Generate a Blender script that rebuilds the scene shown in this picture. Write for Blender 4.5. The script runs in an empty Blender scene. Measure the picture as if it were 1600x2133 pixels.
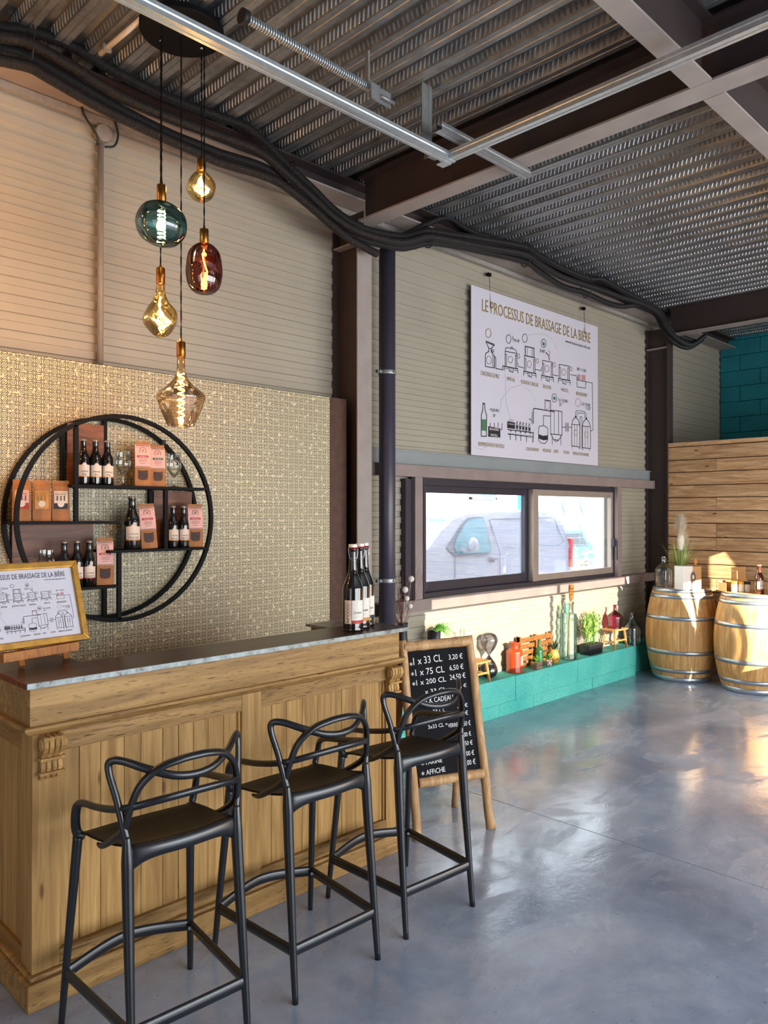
import bpy, bmesh, math, random
from mathutils import Vector, Matrix, Quaternion
random.seed(7)
C = bpy.context.scene.collection
sc = bpy.context.scene
PI = math.pi

# ------------------------------------------------------------------ camera
cam_d = bpy.data.cameras.new('camera'); cam = bpy.data.objects.new('camera', cam_d); C.objects.link(cam)
cam_d.sensor_fit = 'HORIZONTAL'; cam_d.sensor_width = 36.0; cam_d.lens = 36.0
cam_d.clip_start = 0.05; cam_d.clip_end = 200
cam.location = (0, 0, 1.7)
cam.rotation_euler = (math.radians(90.16), 0, math.radians(45.2 - 90))
sc.camera = cam

# ------------------------------------------------------------------ colour management, world, sun, fill lamps
sc.view_settings.view_transform = 'Standard'
sc.view_settings.look = 'None'
sc.view_settings.gamma = 1.0
sc.view_settings.use_curve_mapping = False
sc.view_settings.exposure = 0.0
world = bpy.data.worlds.new('sky'); sc.world = world; world.use_nodes = True
wn = world.node_tree; bg = wn.nodes['Background']
bg.inputs['Color'].default_value = (0.80, 0.90, 1.0, 1); bg.inputs['Strength'].default_value = 4.0
# sky: pale horizon, brighter hazy vault
_tc = wn.nodes.new('ShaderNodeTexCoord'); _sx = wn.nodes.new('ShaderNodeSeparateXYZ'); _rp = wn.nodes.new('ShaderNodeValToRGB')
wn.links.new(_tc.outputs['Generated'], _sx.inputs[0]); wn.links.new(_sx.outputs['Z'], _rp.inputs[0])
_rp.color_ramp.elements[0].position = 0.10; _rp.color_ramp.elements[0].color = (0.30, 0.34, 0.37, 1)
_rp.color_ramp.elements[1].position = 0.32; _rp.color_ramp.elements[1].color = (0.88, 0.94, 1.0, 1)
wn.links.new(_rp.outputs[0], bg.inputs['Color']); bg.inputs['Strength'].default_value = 11.0
def light(kind, name, loc, energy, color, rot=None, **kw):
    d = bpy.data.lights.new(name, kind); d.energy = energy; d.color = color
    for k, v in kw.items(): setattr(d, k, v)
    o = bpy.data.objects.new(name, d); C.objects.link(o); o.location = loc
    if rot is not None: o.rotation_euler = rot
    return o
sun_dir = Vector((0.30, 1.0, -0.35)).normalized()
sun = light('SUN', 'sun', (0, -6, 8), 42.0, (1.0, 0.90, 0.72), angle=math.radians(0.12))
sun.rotation_mode = 'QUATERNION'; sun.rotation_quaternion = sun_dir.to_track_quat('-Z', 'Y')
# added area lamps as daylight fill, before unseen closed doors on the right
light('AREA', 'right_fill_lamp', (3.2, -3.12, 1.25), 320, (0.88, 0.94, 1.0), (math.radians(90), 0, 0), shape='RECTANGLE', size=5.0, size_y=2.2)
light('AREA', 'far_right_fill_lamp', (7.4, -3.12, 1.3), 190, (1.0, 0.93, 0.84), (math.radians(90), 0, 0), shape='RECTANGLE', size=2.6, size_y=2.2)
portal = light('AREA', 'window_opening', (5.95, 4.20, 1.51), 1, (1, 1, 1), (math.radians(-90), 0, 0), shape='RECTANGLE', size=3.0, size_y=0.9)
portal.data.cycles.is_portal = True
light('AREA', 'rear_fill_lamp', (-2.4, 0.6, 1.3), 22, (0.85, 0.92, 1.0), (0, math.radians(-90), 0), shape='RECTANGLE', size=2.2, size_y=2.0)  # added fill lamp in front of the unseen rear door

# ------------------------------------------------------------------ materials
def lin(c):
    return tuple(((v/12.92) if v <= 0.04045 else ((v+0.055)/1.055)**2.4) for v in c)
def hexc(h):
    h = h.lstrip('#'); return lin(tuple(int(h[i:i+2], 16)/255 for i in (0, 2, 4)))
MATS = {}
def newmat(name):
    m = bpy.data.materials.new(name); m.use_nodes = True
    nt = m.node_tree; b = nt.nodes['Principled BSDF']; MATS[name] = m
    return m, nt, b
def N(nt, typ, **kw):
    n = nt.nodes.new(typ)
    for k, v in kw.items(): setattr(n, k, v)
    return n
def L(nt, a, b): nt.links.new(a, b)
def ramp(nt, fac, stops):
    r = N(nt, 'ShaderNodeValToRGB'); el = r.color_ramp.elements
    while len(el) < len(stops): el.new(0.5)
    for e, (p, c) in zip(el, stops): e.position = p; e.color = (c[0], c[1], c[2], 1)
    L(nt, fac, r.inputs[0]); return r.outputs[0]
def coords(nt, scale=(1, 1, 1), rot=(0, 0, 0), src='Object'):
    tc = N(nt, 'ShaderNodeTexCoord'); mp = N(nt, 'ShaderNodeMapping')
    mp.inputs['Scale'].default_value = scale; mp.inputs['Rotation'].default_value = rot
    L(nt, tc.outputs[src], mp.inputs[0]); return mp.outputs[0]
def noise(nt, vec, scale=5, detail=3, rough=0.5, dist=0):
    n = N(nt, 'ShaderNodeTexNoise'); n.inputs['Scale'].default_value = scale; n.inputs['Detail'].default_value = detail
    n.inputs['Roughness'].default_value = rough; n.inputs['Distortion'].default_value = dist
    L(nt, vec, n.inputs['Vector']); return n.outputs['Fac']
def bump(nt, b, h, strength=0.3, dist=0.01):
    n = N(nt, 'ShaderNodeBump'); n.inputs['Strength'].default_value = strength; n.inputs['Distance'].default_value = dist
    L(nt, h, n.inputs['Height']); L(nt, n.outputs[0], b.inputs['Normal'])
def math_(nt, op, a, b=None, c=None):
    n = N(nt, 'ShaderNodeMath', operation=op)
    for i, v in enumerate((a, b, c)):
        if v is None: continue
        if isinstance(v, (int, float)): n.inputs[i].default_value = v
        else: L(nt, v, n.inputs[i])
    return n.outputs[0]
def mixc(nt, fac, a, b, blend='MIX'):
    n = N(nt, 'ShaderNodeMix', data_type='RGBA', blend_type=blend)
    if isinstance(fac, (int, float)): n.inputs[0].default_value = fac
    else: L(nt, fac, n.inputs[0])
    for i, v in ((6, a), (7, b)):
        if isinstance(v, tuple): n.inputs[i].default_value = (v[0], v[1], v[2], 1)
        else: L(nt, v, n.inputs[i])
    return n.outputs[2]
def flat(name, col, rough=0.5, metal=0.0, var=0.12, nscale=30, bmp=0.0, spec=0.5, emit=None, coat=0):
    m, nt, b = newmat(name); v = coords(nt); n = noise(nt, v, nscale, 3)
    c0 = tuple(x*(1-var) for x in col); c1 = tuple(min(1, x*(1+var)) for x in col)
    L(nt, ramp(nt, n, [(0.3, c0), (0.7, c1)]), b.inputs['Base Color'])
    b.inputs['Roughness'].default_value = rough; b.inputs['Metallic'].default_value = metal
    b.inputs['Specular IOR Level'].default_value = spec
    if coat: b.inputs['Coat Weight'].default_value = coat; b.inputs['Coat Roughness'].default_value = 0.08
    if bmp: bump(nt, b, n, bmp, 0.004)
    if emit:
        b.inputs['Emission Color'].default_value = (emit[0], emit[1], emit[2], 1); b.inputs['Emission Strength'].default_value = emit[3]
    return m
def wood(name, dark, light_, grain=(1, 14, 14), scale=3.0, rough=0.6, island=0.35, knots=0.6, pits=0.0):
    """grain: mapping scale; the axis with the small value is the direction of the grain"""
    m, nt, b = newmat(name); v = coords(nt, grain)
    gi = N(nt, 'ShaderNodeNewGeometry'); rnd = gi.outputs['Random Per Island']
    sh = N(nt, 'ShaderNodeVectorMath', operation='ADD'); L(nt, v, sh.inputs[0])
    cmb = N(nt, 'ShaderNodeCombineXYZ'); r7 = math_(nt, 'MULTIPLY', rnd, 37.0)
    for i in range(3): L(nt, r7, cmb.inputs[i])
    L(nt, cmb.outputs[0], sh.inputs[1]); v = sh.outputs[0]
    n1 = noise(nt, v, scale, 6, 0.6, 1.2)
    mid = tuple((a+c)/2 for a, c in zip(dark, light_))
    col = ramp(nt, n1, [(0.30, dark), (0.50, mid), (0.66, light_)])
    isl = ramp(nt, rnd, [(0.0, (1-island,)*3), (1.0, (1.0, 1.0, 1.0))])
    col = mixc(nt, 1.0, col, isl, 'MULTIPLY')
    if knots:
        v2 = coords(nt, tuple(0.35*g if g > 2 else 1.6*g for g in grain))
        vo = N(nt, 'ShaderNodeTexVoronoi'); vo.inputs['Scale'].default_value = 2.2; L(nt, v2, vo.inputs['Vector'])
        k = ramp(nt, vo.outputs['Distance'], [(0.05, (0.16, 0.07, 0.03)), (0.11, (1, 1, 1))])
        col = mixc(nt, knots, col, k, 'MULTIPLY')
    if pits:
        n3 = noise(nt, coords(nt, tuple(g*3 for g in grain)), 6, 2)
        p = ramp(nt, n3, [(0.33, (0.10, 0.07, 0.04)), (0.39, (1, 1, 1))])
        col = mixc(nt, pits, col, p, 'MULTIPLY')
    L(nt, col, b.inputs['Base Color']); b.inputs['Roughness'].default_value = rough
    b.inputs['Specular IOR Level'].default_value = 0.3
    bump(nt, b, n1, 0.25, 0.004)
    return m
def glass(name, col, rough=0.02, ior=1.45, alpha_mix=0.75, tint=None):
    """thin hand-made glass: mostly clear, with reflections by angle"""
    m = bpy.data.materials.new(name); m.use_nodes = True; nt = m.node_tree; nt.nodes.clear(); MATS[name] = m
    out = N(nt, 'ShaderNodeOutputMaterial'); tr = N(nt, 'ShaderNodeBsdfTransparent'); gl = N(nt, 'ShaderNodeBsdfGlossy')
    gl.inputs['Roughness'].default_value = rough; tr.inputs['Color'].default_value = (*col, 1)
    lw = N(nt, 'ShaderNodeLayerWeight'); lw.inputs['Blend'].default_value = 0.35
    mx = N(nt, 'ShaderNodeMixShader'); sc_ = math_(nt, 'MULTIPLY_ADD', lw.outputs['Fresnel'], 0.75, 1-alpha_mix if alpha_mix < 1 else 0.0)
    # thicker towards the rim: deepen the tint by facing
    c2 = tuple(x**1.8 for x in col)
    cc = mixc(nt, lw.outputs['Facing'], (*col,), (*c2,)); L(nt, cc, tr.inputs['Color'])
    L(nt, sc_, mx.inputs[0]); L(nt, tr.outputs[0], mx.inputs[1]); L(nt, gl.outputs[0], mx.inputs[2]); L(nt, mx.outputs[0], out.inputs[0])
    return m

M = {}
M['siding'] = flat('wall_siding_paint', hexc('#a29a8a'), 0.42, 0, 0.04, 3)
M['flash'] = flat('flashing_paint', hexc('#8d9496'), 0.45, 0.1, 0.05, 4)
M['steel'] = flat('brown_steel_paint', hexc('#382d2c'), 0.5, 0.0, 0.10, 9, 0.1)
M['steel_light'] = flat('lit_steel_paint', hexc('#968b85'), 0.6, 0.0, 0.10, 6, 0.1)  # paler copy of the steel paint; light on the flanges painted in
M['rail'] = flat('taupe_rail_paint', hexc('#8c7c78'), 0.5, 0.0, 0.10, 6, 0.1)
M['frame_dark'] = flat('anthracite_aluminium', hexc('#3a3742'), 0.4, 0.3, 0.06, 9)
M['sash'] = flat('warm_lit_aluminium', hexc('#a3958a'), 0.4, 0.3, 0.06, 9)  # paler copy of the frame aluminium, with warm light painted in
M['black'] = flat('matt_black_metal', (0.003, 0.003, 0.004), 0.6, 0.0, 0.1, 20, 0, 0.15)
M['pipe'] = flat('downpipe_plastic', hexc('#3f3b48'), 0.35, 0.0, 0.05, 8)
M['rubber'] = flat('black_rubber', (0.01, 0.01, 0.01), 0.6)
M['zinc_screw'] = flat('zinc_screw', (0.7, 0.7, 0.72), 0.25, 1.0)
M['brass'] = flat('aged_brass', hexc('#8a5f2a'), 0.32, 1.0, 0.2, 40)
M['galv'] = flat('galvanised_steel', (0.52, 0.57, 0.60), 0.36, 0.7, 0.08, 40)
M['galv_dull'] = flat('galvanised_stud', (0.30, 0.31, 0.31), 0.45, 0.6, 0.1, 30)
M['white_pl'] = flat('white_plastic', hexc('#d6d0c8'), 0.4, 0, 0.03)
M['grey_pl'] = flat('grey_plastic', hexc('#8d857c'), 0.45, 0, 0.05)
M['cork'] = flat('dark_plywood', hexc('#4a2b1a'), 0.6, 0, 0.25, 20)
M['poster'] = flat('poster_board', hexc('#cfcbd6'), 0.4, 0, 0.01, 3)
M['ink'] = flat('black_ink', (0.015, 0.013, 0.015), 0.6)
M['inkgold'] = flat('gold_ink', hexc('#8c7130'), 0.5)
M['inkgreen'] = flat('green_ink', hexc('#3f7a5c'), 0.5)
M['inkred'] = flat('red_ink', hexc('#b5888c'), 0.5)
M['inkfaint'] = flat('pale_ink', hexc('#b6b0ae'), 0.5)
M['inkwhite'] = flat('white_ink', hexc('#e8e0e0'), 0.5)
M['gold'] = flat('gold_leaf_frame', hexc('#b98a3c'), 0.35, 0.6, 0.25, 25)
M['chalkboard'] = flat('chalkboard_slate', (0.005, 0.005, 0.007), 0.8, 0, 0.3, 12, 0, 0.2)
M['chalk'] = flat('chalk', (0.85, 0.85, 0.85), 0.9, 0, 0.1, 300)
M['chair'] = flat('black_polypropylene', hexc('#16191e'), 0.30, 0.0, 0.08, 60, 0.04, 0.7)
M['chair_seat'] = flat('black_seat_shell', hexc('#0c0c0e'), 0.55, 0.0, 0.08, 60, 0.04, 0.25)
M['paper'] = flat('kraft_paper', hexc('#a66f42'), 0.75, 0, 0.12, 25, 0.2)
M['card'] = flat('cardboard', hexc('#c0905c'), 0.8, 0, 0.06, 25)
M['whitecard'] = flat('white_card', hexc('#e6ded2'), 0.6, 0, 0.03)
M['label'] = flat('cream_label', hexc('#e2cdbb'), 0.55, 0, 0.03)
M['label_pink'] = flat('pink_label', hexc('#e3b0a6'), 0.55, 0, 0.08, 60)
M['label_red'] = flat('red_label', hexc('#b0322c'), 0.55)
M['label_orange'] = flat('orange_label', hexc('#c98a45'), 0.55)
M['label_dark'] = flat('dark_label', hexc('#1c2430'), 0.55)
M['label_green'] = flat('green_label', hexc('#1c4a3c'), 0.55)
M['bottle'] = flat('dark_bottle_glass', (0.008, 0.006, 0.006), 0.06, 0, 0.1, 5, 0, 0.9)
M['bottle_brown'] = flat('brown_bottle_glass', (0.07, 0.018, 0.008), 0.06, 0, 0.1, 5, 0, 0.9)
M['bottle_green'] = flat('green_bottle_glass', (0.012, 0.09, 0.03), 0.06, 0, 0.1, 5, 0, 0.9)
M['cap'] = flat('metal_cap', hexc('#b9a892'), 0.35, 0.6)
M['porcelain'] = flat('white_porcelain', hexc('#e8e2da'), 0.25)
M['leaf'] = flat('green_leaf', hexc('#4f8a2e'), 0.5, 0, 0.35, 30)
M['leaf_yel'] = flat('yellow_green_leaf', hexc('#94b25a'), 0.5, 0, 0.3, 30)
M['soil'] = flat('soil', hexc('#2d2119'), 0.9, 0, 0.3, 60, 0.5)
M['pot_dark'] = flat('dark_pot', hexc('#23262a'), 0.5, 0, 0.1, 20, 0.2)
M['terracotta'] = flat('terracotta', hexc('#b5643c'), 0.7, 0, 0.1, 20, 0.2)
M['plume'] = flat('pampas_plume', hexc('#efe2cf'), 0.9, 0, 0.08, 40)
M['dryred'] = flat('dry_red_grass', hexc('#6a3a38'), 0.8, 0, 0.3, 40)
M['sand'] = flat('black_sand', (0.012, 0.012, 0.013), 0.8, 0, 0.2, 200, 0.4)
M['hoop'] = flat('hoop_steel', (0.42, 0.48, 0.54), 0.34, 0.85, 0.12, 12)
M['leafgold'] = flat('pineapple_gold', hexc('#c69a4a'), 0.4, 0.3, 0.2, 60)
M['checker'] = flat('checked_pot_glaze', hexc('#c98f83'), 0.4, 0, 0.3, 150)
M['concrete_slab'] = flat('outdoor_paving', hexc('#cfcac2'), 0.8, 0, 0.08, 3)
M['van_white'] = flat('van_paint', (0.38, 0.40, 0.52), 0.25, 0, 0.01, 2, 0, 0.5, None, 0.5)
M['van_glass'] = flat('van_window_glass', hexc('#6c9bb0'), 0.05, 0, 0.2, 2, 0, 0.8)
M['van_trim'] = flat('van_trim', hexc('#7a8095'), 0.5)
M['van_red'] = flat('tail_lamp_red', hexc('#d0384a'), 0.2)
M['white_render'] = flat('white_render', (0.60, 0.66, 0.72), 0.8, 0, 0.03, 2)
M['teal_panel'] = flat('teal_cladding', hexc('#3f9fc4'), 0.5, 0, 0.05, 2)
M['shade_grey'] = flat('grey_window_frame', hexc('#7b8ea3'), 0.5)
M['straw'] = flat('straw', hexc('#e8cf9a'), 0.9, 0, 0.15, 60)
M['ledger'] = flat('white_ceiling_board', hexc('#948f88'), 0.8)

# wood
M['pine_v'] = wood('aged_pine_upright', hexc('#a07641'), hexc('#d3a868'), (14, 14, 0.8), 1.6, 0.5, 0.30, 0.7)
M['pine_h'] = wood('aged_pine_level', hexc('#8d693b'), hexc('#c69c60'), (0.8, 14, 14), 1.6, 0.5, 0.25, 0.6, 0.85)
M['pine_hy'] = wood('aged_pine_level_across', hexc('#855f34'), hexc('#be8b4c'), (14, 0.8, 14), 1.6, 0.55, 0.25, 0.6, 0.5)
M['plank'] = wood('pallet_plank', hexc('#a47850'), hexc('#e2bb8c'), (14, 1, 14), 2.0, 0.65, 0.25, 0.9, 0.35)
M['bartop'] = wood('dark_bar_top', hexc('#1d110c'), hexc('#4a2a1a'), (1, 12, 12), 2.0, 0.28, 0.1, 0.3)
M['red_wood'] = wood('reddish_wood', hexc('#5c1f10'), hexc('#8c3a20'), (12, 12, 1), 2.0, 0.5, 0.1, 0.0)
M['easel'] = wood('teak_branch', hexc('#a07648'), hexc('#dcb180'), (14, 14, 1.2), 2.0, 0.5, 0.25, 0.4)
M['small_wood'] = wood('light_beech', hexc('#a86c36'), hexc('#d6a064'), (8, 8, 2), 3.0, 0.5, 0.15, 0.1)
M['crate_wood'] = wood('scorched_crate_wood', hexc('#5a3316'), hexc('#b4763a'), (3, 14, 14), 4.0, 0.6, 0.3, 0.3)
M['acacia'] = wood('acacia_back', hexc('#4a2413'), hexc('#8f5228'), (1.2, 9, 9), 2.0, 0.4, 0.25, 0.4)
M['oak'] = wood('barrel_oak', hexc('#b98348'), hexc('#e6bb7c'), (10, 10, 1), 2.2, 0.5, 0.22, 0.12)
M['orange_wood'] = wood('orange_easel_wood', hexc('#8a4f1e'), hexc('#c07a35'), (8, 8, 2), 3.0, 0.45, 0.1, 0.1)

# glass
M['g_clear'] = glass('clear_glass', (0.93, 0.97, 0.95), alpha_mix=0.93)
M['g_window'] = glass('window_glass', (0.97, 0.985, 0.99), 0.0, alpha_mix=0.97)
M['g_teal'] = glass('teal_smoked_glass', (0.30, 0.50, 0.50), alpha_mix=0.93)
M['g_amber'] = glass('amber_glass', (0.96, 0.78, 0.56), alpha_mix=0.93)
M['g_gold'] = glass('golden_glass', (0.98, 0.82, 0.50), alpha_mix=0.92)
M['g_rose'] = glass('rose_smoked_glass', (0.50, 0.18, 0.13), alpha_mix=0.93)
M['g_smoke'] = glass('smoke_grey_glass', (0.62, 0.62, 0.66), alpha_mix=0.9)
M['g_pink'] = glass('plum_glass', (0.55, 0.13, 0.24), alpha_mix=0.9)
M['g_aqua'] = glass('aqua_glass', (0.74, 0.90, 0.87), alpha_mix=0.92)
M['g_darkclear'] = glass('grey_green_glass', (0.70, 0.76, 0.74), alpha_mix=0.92)
M['g_orange'] = flat('orange_jar_glass', hexc('#a8401c'), 0.08, 0, 0.2, 6, 0, 0.9)
def emis(name, col, st):
    m = bpy.data.materials.new(name); m.use_nodes = True; nt = m.node_tree; nt.nodes.clear(); MATS[name] = m
    o = N(nt, 'ShaderNodeOutputMaterial'); e = N(nt, 'ShaderNodeEmission'); e.inputs[0].default_value = (*col, 1); e.inputs[1].default_value = st
    L(nt, e.outputs[0], o.inputs[0]); return m
M['filament'] = emis('hot_filament', (1.0, 0.62, 0.18), 26)
M['filament_white'] = emis('hot_filament_pale', (1.0, 0.80, 0.45), 30)

# floor: polished concrete with uneven gloss
m, nt, b = newmat('polished_concrete'); v = coords(nt)
n1 = noise(nt, v, 0.9, 6, 0.6, 0.6); n2 = noise(nt, v, 7, 8, 0.65); n3 = noise(nt, coords(nt, (1, 2.4, 1), (0, 0, 0.5)), 1.7, 6, 0.6, 1.0)
c1 = ramp(nt, n1, [(0.30, hexc('#808ba3')), (0.5, hexc('#9fadc6')), (0.70, hexc('#c2cbdc'))])
c2 = ramp(nt, n2, [(0.35, (0.80, 0.80, 0.80)), (0.65, (1.08, 1.06, 1.04))])
col = mixc(nt, 0.7, c1, c2, 'MULTIPLY')
sp = noise(nt, v, 38, 2); spk = ramp(nt, sp, [(0.27, (0.35, 0.33, 0.32)), (0.31, (1, 1, 1))]); col = mixc(nt, 0.5, col, spk, 'MULTIPLY')
L(nt, col, b.inputs['Base Color'])
L(nt, ramp(nt, n3, [(0.42, (0.06,)*3), (0.52, (0.17,)*3), (0.62, (0.40,)*3)]), b.inputs['Roughness'])
b.inputs['Specular IOR Level'].default_value = 1.0
hh = math_(nt, 'ADD', n2, math_(nt, 'MULTIPLY', n3, 0.8)); bump(nt, b, hh, 0.10, 0.02); M['floor'] = m

# wallpaper: dark scroll lattice on pale gold
m, nt, b = newmat('scroll_wallpaper'); P_ = 0.040
v = coords(nt, (1/P_, 0, 1/P_))
fr = N(nt, 'ShaderNodeVectorMath', operation='FRACTION'); L(nt, v, fr.inputs[0])
def dist_to(px, pz):
    s_ = N(nt, 'ShaderNodeVectorMath', operation='DISTANCE'); L(nt, fr.outputs[0], s_.inputs[0]); s_.inputs[1].default_value = (px, 0, pz); return s_.outputs['Value']
dc = dist_to(0.5, 0.5)
corner = None
for q in ((0, 0), (1, 0), (0, 1), (1, 1)):
    d_ = dist_to(*q); corner = d_ if corner is None else math_(nt, 'MINIMUM', corner, d_)
def ring(d, r, w): return math_(nt, 'LESS_THAN', math_(nt, 'ABSOLUTE', math_(nt, 'SUBTRACT', d, r)), w)
pat = math_(nt, 'LESS_THAN', dc, 0.065)
for d_, r_, w_ in ((dc, 0.20, 0.035), (dc, 0.385, 0.038), (corner, 0.17, 0.04), (corner, 0.30, 0.028)):
    pat = math_(nt, 'MAXIMUM', pat, ring(d_, r_, w_))
# break the rings into scrolls
nb = noise(nt, coords(nt, (1/P_, 0, 1/P_)), 1.7, 1); pat = math_(nt, 'MULTIPLY', pat, math_(nt, 'GREATER_THAN', nb, 0.36))
L(nt, mixc(nt, pat, hexc('#dccfab'), hexc('#0a0706')), b.inputs['Base Color']); b.inputs['Roughness'].default_value = 0.42
b.inputs['Specular IOR Level'].default_value = 0.3; M['wallpaper'] = m

# block walls
def blocks(name, c0, c1, pit=0.5):
    m, nt, b = newmat(name); v = coords(nt); n = noise(nt, v, 3, 4); g = noise(nt, v, 90, 4, 0.7)
    L(nt, mixc(nt, 0.6, ramp(nt, n, [(0.3, c0), (0.7, c1)]), ramp(nt, g, [(0.36, (0.35, 0.45, 0.45)), (0.52, (1, 1, 1))]), 'MULTIPLY'), b.inputs['Base Color'])
    b.inputs['Roughness'].default_value = 0.8; bump(nt, b, g, pit, 0.006); return m
M['teal'] = blocks('teal_painted_block', hexc('#4fc6bc'), hexc('#72dccf'))
M['teal_deep'] = blocks('teal_painted_wall', hexc('#0f6f78'), hexc('#168490'), 0.3)

# metal deck
m, nt, b = newmat('galvanised_deck'); v = coords(nt, (3, 0.5, 3)); n = noise(nt, v, 4, 5, 0.6); n2 = noise(nt, coords(nt), 24, 3)
L(nt, ramp(nt, math_(nt, 'ADD', math_(nt, 'MULTIPLY', n, 0.6), math_(nt, 'MULTIPLY', n2, 0.4)), [(0.32, (0.19, 0.20, 0.21)), (0.7, (0.40, 0.41, 0.41))]), b.inputs['Base Color'])
b.inputs['Metallic'].default_value = 0.8; L(nt, ramp(nt, n2, [(0.3, (0.30,)*3), (0.7, (0.40,)*3)]), b.inputs['Roughness']); M['deck'] = m

# zinc edge with scuffs
m, nt, b = newmat('scuffed_zinc'); v = coords(nt, (1, 1, 1)); n = noise(nt, v, 26, 5, 0.7)
L(nt, ramp(nt, n, [(0.34, (0.06, 0.055, 0.05)), (0.42, (0.17, 0.19, 0.19)), (0.6, (0.26, 0.30, 0.30))]), b.inputs['Base Color']); b.inputs['Metallic'].default_value = 0.3
b.inputs['Roughness'].default_value = 0.38; M['zinc'] = m

# corrugated flexible conduit: rings along the length (v coordinate in metres)
m, nt, b = newmat('corrugated_conduit'); uv = N(nt, 'ShaderNodeUVMap'); sx = N(nt, 'ShaderNodeSeparateXYZ'); L(nt, uv.outputs[0], sx.inputs[0])
w = math_(nt, 'SINE', math_(nt, 'MULTIPLY', sx.outputs['Y'], 2*PI/0.0085))
b.inputs['Base Color'].default_value = (0.016, 0.014, 0.015, 1); b.inputs['Roughness'].default_value = 0.42
bump(nt, b, w, 1.0, 0.0025); M['hose'] = m

# ------------------------------------------------------------------ mesh builder
class MB:
    def __init__(s): s.v = []; s.f = []; s.uv = {}; s.sm = []
    def add(s, vs, fs, smooth=False, T=None):
        o = len(s.v)
        for p in vs:
            p = Vector(p); s.v.append(T @ p if T else p)
        for f in fs: s.f.append([o+i for i in f]); s.sm.append(smooth)
        return s
    def box(s, x0, x1, y0, y1, z0, z1, T=None):
        vs = [(x, y, z) for x in (x0, x1) for y in (y0, y1) for z in (z0, z1)]
        return s.add(vs, [(0, 1, 3, 2), (4, 6, 7, 5), (0, 4, 5, 1), (2, 3, 7, 6), (0, 2, 6, 4), (1, 5, 7, 3)], False, T)
    def cbox(s, c, size, rot=None):
        T = Matrix.Translation(Vector(c)) @ (rot.to_4x4() if rot is not None else Matrix.Identity(4))
        x, y, z = (q/2 for q in size); return s.box(-x, x, -y, y, -z, z, T)
    def bar(s, p0, p1, w, h, up=(0, 0, 1)):
        """rectangular bar from p0 to p1, w across, h along up"""
        p0 = Vector(p0); p1 = Vector(p1); d = (p1-p0); ln = d.length; d.normalize(); up = Vector(up)
        sx = d.cross(up)
        if sx.length < 1e-5: sx = d.cross(Vector((1, 0, 0)))
        sx.normalize(); uz = sx.cross(d)
        T = Matrix.Translation(p0) @ Matrix((sx, d, uz)).transposed().to_4x4()
        return s.box(-w/2, w/2, 0, ln, -h/2, h/2, T)
    def prism(s, pts, axis, a, b, T=None, smooth=False):
        """2D outline extruded along an axis ('x','y','z')"""
        n = len(pts)
        def mk(p, t): return {'x': (t, p[0], p[1]), 'y': (p[0], t, p[1]), 'z': (p[0], p[1], t)}[axis]
        vs = [mk(p, a) for p in pts] + [mk(p, b) for p in pts]
        fs = [tuple(range(n))[::-1], tuple(range(n, 2*n))]
        o = len(s.v); s.add(vs, fs, False, T)
        for i in range(n): s.f.append([o+i, o+(i+1) % n, o+n+(i+1) % n, o+n+i]); s.sm.append(smooth)
        return s
    def lathe(s, prof, c=(0, 0, 0), n=24, T=None, smooth=True, sx=1, sy=1, cap=False, uvscale=None):
        vs = []; fs = []
        for r, z in prof:
            for i in range(n):
                a = 2*PI*i/n; vs.append((c[0]+r*math.cos(a)*sx, c[1]+r*math.sin(a)*sy, c[2]+z))
        for j in range(len(prof)-1):
            for i in range(n):
                fs.append((j*n+i, j*n+(i+1) % n, (j+1)*n+(i+1) % n, (j+1)*n+i))
        if cap: fs.append(tuple(range(n))[::-1]); fs.append(tuple(range((len(prof)-1)*n, len(prof)*n)))
        return s.add(vs, fs, smooth, T)
    def cyl(s, p0, p1, r0, r1=None, n=16, cap=True):
        return s.tube([p0, p1], [r0, r0 if r1 is None else r1], n, cap)
    def tube(s, pts, rad, n=10, cap=True, closed=False, flat=None):
        pts = [Vector(p) for p in pts]; m_ = len(pts)
        if isinstance(rad, (int, float)): rad = [rad]*m_
        tan = []
        for i in range(m_):
            if closed: t = pts[(i+1) % m_]-pts[i-1]
            else: t = pts[min(i+1, m_-1)]-pts[max(i-1, 0)]
            tan.append(t.normalized())
        u = tan[0].cross(Vector((0, 0, 1)))
        if u.length < 1e-3: u = tan[0].cross(Vector((1, 0, 0)))
        u.normalize(); vs = []; fs = []; ln = 0; o = len(s.v); uvs = []
        for i in range(m_):
            if i: u = (u - tan[i]*u.dot(tan[i])).normalized(); ln += (pts[i]-pts[i-1]).length
            w_ = tan[i].cross(u)
            for k in range(n):
                a = 2*PI*k/n; q = u*math.cos(a)+w_*math.sin(a)
                if flat: q = u*math.cos(a)*flat[0]+w_*math.sin(a)*flat[1]
                vs.append(pts[i]+q*rad[i]); s.uv[o+len(vs)-1] = (k/n, ln)
        R_ = m_ if closed else m_-1
        for i in range(R_):
            j = (i+1) % m_
            for k in range(n): fs.append((i*n+k, i*n+(k+1) % n, j*n+(k+1) % n, j*n+k))
        s.add(vs, fs, True)
        if cap and not closed:
            s.f.append([o+k for k in range(n)][::-1]); s.sm.append(False)
            s.f.append([o+(m_-1)*n+k for k in range(n)]); s.sm.append(False)
        return s
    def sphere(s, c, r, n=14, m_=9, T=None, sz=(1, 1, 1)):
        prof = [(max(1e-4, r*math.sin(PI*j/m_)), -r*math.cos(PI*j/m_)) for j in range(m_+1)]
        TT = Matrix.Translation(Vector(c)) @ (T or Matrix.Identity(4)) @ Matrix.Diagonal((*sz, 1))
        return s.lathe(prof, (0, 0, 0), n, TT)
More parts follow.
